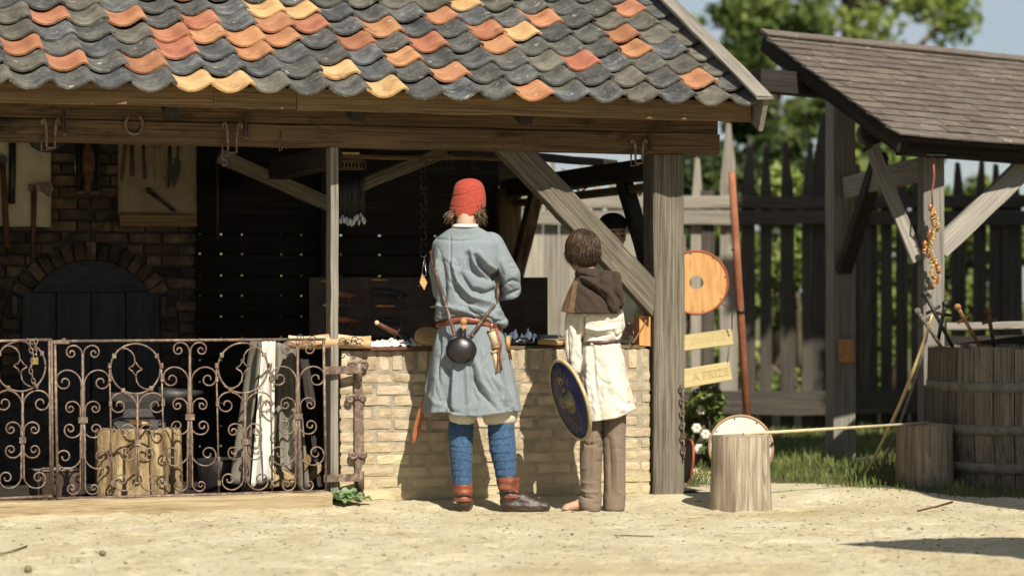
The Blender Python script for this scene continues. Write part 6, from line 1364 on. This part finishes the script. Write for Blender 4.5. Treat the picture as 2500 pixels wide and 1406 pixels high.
def sign(x0, y0, x1, y1, h, label, text, size, at):
    p0, p1 = U(x0, y0, ys_), U(x1, y1, ys_); t = thing('sign_board', label, 'sign', p0.lerp(p1, .5), 'yellow sign boards'); o = board('plank', p0, p1, h, .018, M['signwood'], t, (0, -1, 0), sub=4, jit=.0006)
    if text is None:
        rr = random.Random(6)
        for k in range(14):
            xx = 1690 + k * 6.2; yy = 834 - (xx - 1690) * .13; mb = MB(); mb.box(U(xx, yy + rr.uniform(-4, 4), ys_) + V((0, -.0096, 0)), rr.uniform(.004, .010), .0012, rr.uniform(.02, .06)); mb.build('worn_mark', M['ink'], t, smooth=False)
        return t
    cu = bpy.data.curves.new('lettering', 'FONT'); cu.body = text; cu.size = size; cu.extrude = .0008; cu.align_x = 'CENTER'; cu.align_y = 'CENTER'; cu.materials.append(M['ink'])
    tmp = bpy.data.objects.new('tmp', cu); COL.objects.link(tmp); dg = bpy.context.evaluated_depsgraph_get(); lm = bpy.data.meshes.new_from_object(tmp.evaluated_get(dg)); bpy.data.objects.remove(tmp)
    lm.materials.clear(); lm.materials.append(M['ink']); lo = bpy.data.objects.new('lettering', lm); c = U(at[0], at[1], ys_) + V((0, -.0105, 0)); an_ = math.atan2(p1.z - p0.z, p1.x - p0.x)
    link(lo, t, Matrix.Translation(c) @ Matrix.Rotation(-an_, 4, 'Y') @ Matrix.Rotation(PI / 2, 4, 'X'))
    return t
SG = sign(1600, 846, 1788, 822, .105, 'upper yellow sign board with worn unreadable marks beside the corner post', None, .072, (1729, 830))
sign(1590, 938, 1784, 905, .125, 'lower yellow sign board with faint lettering reading A PRIZE', 'A PRIZE', .072, (1735, 914))
mb = MB(); mb.tube([U(1780, 845, ys_ - .012), U(1776, 885, ys_ - .012)], .003, 5); mb.build('cord', M['leather_strap'], SG)
o = board('small_plaque', U(2048, 856, 18.1), U(2084, 856, 18.1), .16, .015, M['shield_orange'], None, (0, -1, 0), sub=3); tag(o, 'small orange plaque on the shed post in the shade', 'plaque')
o = board('ground_plank', gpt(1690, 1168) + V((0, 0, .03)), gpt(1742, 1166) + V((0, 0, .03)), .05, .03, M['pine'], None, (0, 0, 1), sub=3); tag(o, 'short yellow plank on the grass behind the pale log stump', 'plank')
M['pine_pale'] = wood('pine_pale', S(206, 170, 100), S(228, 196, 126), S(240, 212, 146), bump=.15)
# leaning bows
def bow(p0, p1, bend, r, mat, label):
    pts = [p0.lerp(p1, f) + V((bend * math.sin(f * PI), 0, 0)) for f in np.linspace(0, 1, 14)]; mb = MB(); mb.tube(pts, [r * (.6 + .5 * math.sin(PI * f)) for f in np.linspace(0, 1, 14)], 8); o = mb.build('wooden_bow', M[mat]); return tag(o, label, 'bow', 'bows leaning on the tub')
bow(gpt(2098, 1186), U(2276, 768, 15.6), .035, .011, 'pine_pale', 'yellow bow leaning against the tub in front')
bow(gpt(2133, 1182), U(2268, 800, 15.75), .03, .010, 'shed_wood', 'greyish bow leaning behind the yellow bow')
# the tub of practice weapons
tc_ = V((3.22, 16.0, -.03)); TR = .62; tub = thing('wooden_tub', 'big coopered wooden tub with iron hoops under the shingled shed', 'tub', tc_); nst = 30
for k in range(nst):
    a0_, a1_ = 2 * PI * k / nst, 2 * PI * (k + 1) / nst - .012; hh = .87 + rnd.uniform(-.008, .008); mb = MB(); rings = []
    for z, rr_ in ((0, TR * .93), (.3, TR * .99), (.6, TR * 1.0), (hh, TR * .99)):
        rings.append([V((rr_ * math.cos(a), rr_ * math.sin(a), z)) for a in (a0_, (a0_ + a1_) / 2, a1_)] + [V(((rr_ - .03) * math.cos(a), (rr_ - .03) * math.sin(a), z)) for a in (a1_, a0_)])
    mb.loft([[tc_ + p for p in r_] for r_ in rings]); mb.build('stave', M['tub'], tub, smooth=False)
M['hoop'] = pmat('hoop_iron', [(.3, S(120, 113, 100)), (.7, S(164, 156, 138))], scale=20, rough=.8, bump=.3)
for z in (.63, .37, .14):
    rr_ = TR * (.993 if z > .2 else .965); mb = MB(); mb.lathe([(rr_ + .003, z - .03), (rr_ + .008, z - .03), (rr_ + .009, z + .03), (rr_ + .003, z + .03), (rr_ + .003, z - .03)], tc_, 60); mb.build('hoop', M['hoop'], tub)
mb = MB(); mb.lathe([(TR * .95, .62), (.01, .621)], tc_, 40); mb.build('filling', M['black_cloth'], tub)
for k, (px0, py0, px1, py1, mat, lab) in enumerate(((2330, 855, 2258, 718, 'iron', 'dark practice sword standing crossed at the tub edge'), (2290, 830, 2308, 742, 'iron', 'second dark practice sword crossing the first'), (2300, 850, 2240, 760, 'oak', 'grey stick leaning out of the tub on the left'), (2395, 850, 2338, 750, 'handle', 'brown wooden sword hilt standing in the tub'), (2428, 848, 2412, 760, 'handle_old', 'reddish wooden hilt standing in the tub farther right'))):
    t = thing('practice_weapon', lab, 'weapon', U(px0, py0, 15.75), 'practice weapons in the tub'); a_, b_ = U(px0, py0, 15.75), U(px1, py1, 15.7); mb = MB(); mb.tube([a_, a_.lerp(b_, .6), b_], [.012, .012, .014], 8); mb.build('shaft', M[mat], t)
    mb = MB(); d = (b_ - a_).normalized(); s_ = d.cross(V((0, 1, 0))); q = a_.lerp(b_, .72); mb.tube([q - s_ * .05, q + s_ * .05], .010, 7); mb.build('guard', M[mat if mat != 'oak' else 'iron'], t)
    mb = MB(); mb.ell(b_, .022, .018, .022); mb.build('pommel', M[mat], t)
# charms on the shed post
t = thing('charm_string', 'orange and gold charm string hanging on a red cord at the shed post', 'charm', U(2275, 700, 16.6))
mb = MB(); mb.tube([U(2277, 378, 16.5), U(2281, 430, 16.5), U(2275, 470, 16.5), U(2276, 508, 16.55)], .006, 6); mb.build('cord', M['red_cord'], t)
mb = MB(); mb.tube([U(2255, 378, 16.48), U(2310, 379, 16.48)], .004, 6); mb.build('nail', M['steel'], t)
rr_ = random.Random(3)
for k in range(46):
    f = k / 45; px = 2275 + 9 * math.sin(f * 9) + rr_.uniform(-14, 14) * (.4 + f * .7 if f < .8 else .8); py = 508 + f * 190; mb = MB()
    if k % 3 == 0: mb.ell(U(px, py, 16.58), .016, .008, .024)
    else: mb.tube([U(px, py, 16.56) + V((.012 * math.cos(a), 0, .012 * math.sin(a))) for a in np.linspace(0, 2 * PI, 10)], .0035, 5)
    mb.build('charm', M['copper' if k % 3 == 0 else 'brass'], t)
# off frame on the right: added awning and booth, shaped to shade yard and tub
def castbox(name, label, pts_ground, tback, mat):
    pass
aw = thing('added_shade_awning', 'canvas awning on poles outside the picture on the right', 'awning', V((3.6, 9.2, 0)))
q = [V((1.56, 12.12, 0)), V((2.05, 12.42, 0)), V((3.6, 12.55, 0)), V((4.2, 10.6, 0)), V((2.75, 11.1, 0)), V((2.2, 11.55, 0)), V((1.85, 11.86, 0))]
tb = 2.75 / -SUNT.z; top = [p - SUNT * tb + V((0, 0, .0)) for p in q]
mb = MB(); mb.loft([top, [p + V((0, 0, .02)) for p in top]]); mb.build('canopy', M['awning'], aw, smooth=False)
for i in (2, 3): mb = MB(); mb.tube([V((top[i].x, top[i].y, -.05)), top[i]], .03, 8); mb.build('pole', M['oak'], aw)
bt = thing('added_shade_booth', 'board booth with rising roof outside the picture on the right', 'booth', V((3.6, 12.2, 0)))  # unseen boards added only to throw shade on the tub
w0 = V((3.56, 12.6, -.05)); w1 = V((6.2, 11.6, -.05)); n_ = 16
for k in range(n_):
    f = k / n_; p = w0.lerp(w1, f); hgt = 3.9 + 2.4 * min(1, f * 1.6); board('board', p, p + V((0, 0, hgt)), .205, .03, M['oak'], bt, (.28, 1, 0), sub=3)
# ------------------------------------------------------------------ small stuff on the yard
def pebble_field(name, label, n, xr, yr, smin, smax, mat, seed, pw=2.5):
    r = random.Random(seed); vs_, fs = [], []; ico = [(0, 0, 1)] + [(math.cos(a) * .9, math.sin(a) * .9, .35 + .1 * (k % 2)) for k, a in enumerate(np.linspace(0, 2 * PI, 7)[:-1])] + [(math.cos(a + .4) * .8, math.sin(a + .4) * .8, -.3) for a in np.linspace(0, 2 * PI, 7)[:-1]]
    for _ in range(n):
        y = yr[0] + (yr[1] - yr[0]) * r.random(); x = r.uniform(*xr) * y / 14
        b = (x - OR.x) * E2.x + (y - OR.y) * E2.y
        if b > -.16 and x < 1.2: continue
        s_ = smin + (smax - smin) * r.random() ** pw; sx, sy, sz = s_ * r.uniform(.7, 1.3), s_ * r.uniform(.7, 1.3), s_ * r.uniform(.4, .8); a = r.uniform(0, 6); k = len(vs_); z0 = gz(x, y)
        for (px, py, pz) in ico: q = r.uniform(.8, 1.2); X_, Y_ = px * sx * q, py * sy * q; vs_.append((x + X_ * math.cos(a) - Y_ * math.sin(a), y + X_ * math.sin(a) + Y_ * math.cos(a), z0 + pz * sz * q + sz * .15))
        for i in range(6): j = (i + 1) % 6; fs += [(k, k + 1 + i, k + 1 + j), (k + 1 + i, k + 7 + i, k + 7 + j), (k + 1 + i, k + 7 + j, k + 1 + j)]
    me = bpy.data.meshes.new(name); me.from_pydata(vs_, [], fs); me.materials.append(M[mat]); o = bpy.data.objects.new(name, me); link(o); return tag(o, label, 'gravel', kind='stuff')
pebble_field('gravel', 'fine pale gravel strewn over the sandy yard', 6000, (-3.2, 3.4), (10.0, 15.2), .0022, .011, 'stone', 5, 3)
pebble_field('dark_gravel', 'sparse dark crumbs and pebbles on the sandy yard', 1100, (-3.2, 3.4), (10.0, 15.2), .002, .011, 'stone_dark', 6, 3.5)
def tuft(px, py, n, h, mat, label, spread=.05):
    c = gpt(px, py); r = random.Random(int(px)); t = thing('grass_tuft', label, 'grass tuft', c); mb = MB()
    for _ in range(n):
        a = r.uniform(0, 6.28); p = c + V((r.gauss(0, spread), r.gauss(0, spread * .6), 0)); p.z = gz(p.x, p.y); l = h * r.uniform(.5, 1.2); mb.tube([p, p + V((math.cos(a) * l * .3, math.sin(a) * l * .3, l * .6)), p + V((math.cos(a) * l * .7, math.sin(a) * l * .7, l))], [.0022, .0016, .0004], 4, False)
    tag(mb.build('blades', M[mat], t), kind='stuff')
for px, py, n, h, m_, lab in ((755, 1234, 14, .05, 'grass', 'tiny grass tuft below the gate sill left of the weed'), (20, 1356, 14, .025, 'dry_grass', 'dry grass tuft under the twig at the left edge'), (135, 1360, 7, .02, 'dry_grass', 'dry grass tuft right of the twig'), (182, 1372, 12, .03, 'dry_grass', 'yellowish grass tuft above the green fruit'),
    (1545, 1216, 10, .06, 'grass', 'small green sprout at the counter foot near the corner post'), (1695, 1200, 50, .14, 'grass', 'long green grass tuft at the foot of the corner post'), (1720, 1195, 40, .12, 'grass', 'green grass between corner post and pale stump'), (850, 1226, 16, .04, 'grass', 'short grass blades under the broad leaved weed')): tuft(px, py, n, h, m_, lab)
# broad leaved weed by the hinge
wd = thing('broadleaf_weed', 'broad leaved green weed growing at the gate post foot', 'weed', FB(848, 1222, -.10)); r = random.Random(2)
def leaf(c, d, L_, W_, droop, parent, mat='weed', nm='leaf'):
    d = V(d).normalized(); s_ = d.cross(V((0, 0, 1))).normalized(); n = 8; L3 = []; C3 = []; R3 = []
    for i in range(n + 1):
        f = i / n; w = W_ * math.sin(PI * min(1, f * .93 + .05)) ** .8 * (1 + .14 * math.sin(f * 26)); p = c + d * L_ * f + V((0, 0, -droop * f * f + .010 * math.sin(f * 9)))
        L3.append(p + s_ * w + V((0, 0, .012 + .006 * math.sin(f * 17)))); C3.append(p); R3.append(p - s_ * w + V((0, 0, .012 + .006 * math.cos(f * 15))))
    mb = MB(); mb.loft([L3, C3, R3], False, False, False); o = mb.build(nm, M[mat], parent); return o
base_w = FB(848, 1226, -.13); base_w.z = -.01
for k, (az, L_, W_, el) in enumerate(((-2.9, .13, .05, .25), (-2.3, .12, .055, .35), (-1.6, .11, .06, .2), (-.9, .11, .05, .3), (-.2, .13, .045, .25), (.5, .10, .045, .5), (2.4, .11, .05, .6), (1.5, .10, .05, .8), (-2.0, .07, .04, .7), (-1.1, .07, .035, .8), (3.0, .10, .05, .5))):
    d = V((math.cos(az), math.sin(az) * .8, el)); st = base_w + V((0, 0, .015)) + d.normalized() * .015; leaf(st + V((0, 0, .02)), d, L_, W_, .05, wd)
mb = MB(); mb.tube([base_w, base_w + V((0, 0, .05))], .006, 6); mb.build('stem', M['weed'], wd)
c = gpt(69, 1394); mb = MB(); mb.ell(V((c.x, c.y, gz(c.x, c.y) + .016)), .018, .018, .017); o = mb.build('green_fruit', M['fruit']); tag(o, 'small round green fruit lying at the lower left', 'fruit')
for px, py, sx, lab, mt in ((240, 1346, .016, 'pinkish pebble on the sand left of centre', 'stone'), (250, 1357, .022, 'flat dark leaf scrap beside the pinkish pebble', 'stone_dark'), (94, 1288, .016, 'pale pebble on the sand below the left gate leaf', 'stone'), (1397, 1304, .011, 'dark upright pebble on the sand below the customers', 'stone_dark'), (1375, 1292, .009, 'dark pebble near the upright one', 'stone_dark'), (2220, 1290, .014, 'dark stone on the sand right of the awning shade', 'stone_dark'), (1560, 1253, .011, 'pale pebble near the corner post foot', 'stone')):
    c = gpt(px, py); mb = MB(); mb.ell(V((c.x, c.y, gz(c.x, c.y) + sx * .4)), sx, sx * .8, sx * .6, Matrix.Rotation(px, 3, 'Z'), 9); o = mb.build('pebble', M[mt]); tag(o, lab, 'pebble', 'loose pebbles')
def twig(pts, r_, lab): 
    P = [gpt(*p) for p in pts]; 
    for p in P: p.z = gz(p.x, p.y) + .006
    mb = MB(); mb.tube(P, r_, 6); o = mb.build('twig', M['handle_old']); tag(o, lab, 'twig')
twig([(-20, 1356), (25, 1347), (66, 1333)], .004, 'thin twig lying at the left picture edge'); twig([(1500, 1308), (1550, 1308), (1595, 1311)], .003, 'dry straw lying on the sand below the counter'); twig([(2240, 1245), (2285, 1236), (2325, 1226)], .006, 'dry twig on the sand before the grey stump')

# straw and leaf scraps trodden into the sand
r = random.Random(41); mb = MB()
for _ in range(420):
    y = r.uniform(10.3, 14.6); x = r.uniform(-2.9, 3.1) * y / 14
    if (x - OR.x) * E2.x + (y - OR.y) * E2.y > -.2 and x < 1.2: continue
    a = r.uniform(0, PI); l = r.uniform(.015, .07); z = gz(x, y) + .003; mb.tube([V((x, y, z)), V((x + math.cos(a) * l * .5, y + math.sin(a) * l * .5, z + r.uniform(.0, .006))), V((x + math.cos(a) * l, y + math.sin(a) * l, z))], r.uniform(.0008, .0018), 4, False)
o = mb.build('straw_litter', M['straw'] if 'straw' in M else M['dry_grass'], origin=(0, 12, 0)); tag(o, 'scattered straw bits trodden into the sandy yard', 'straw', kind='stuff')
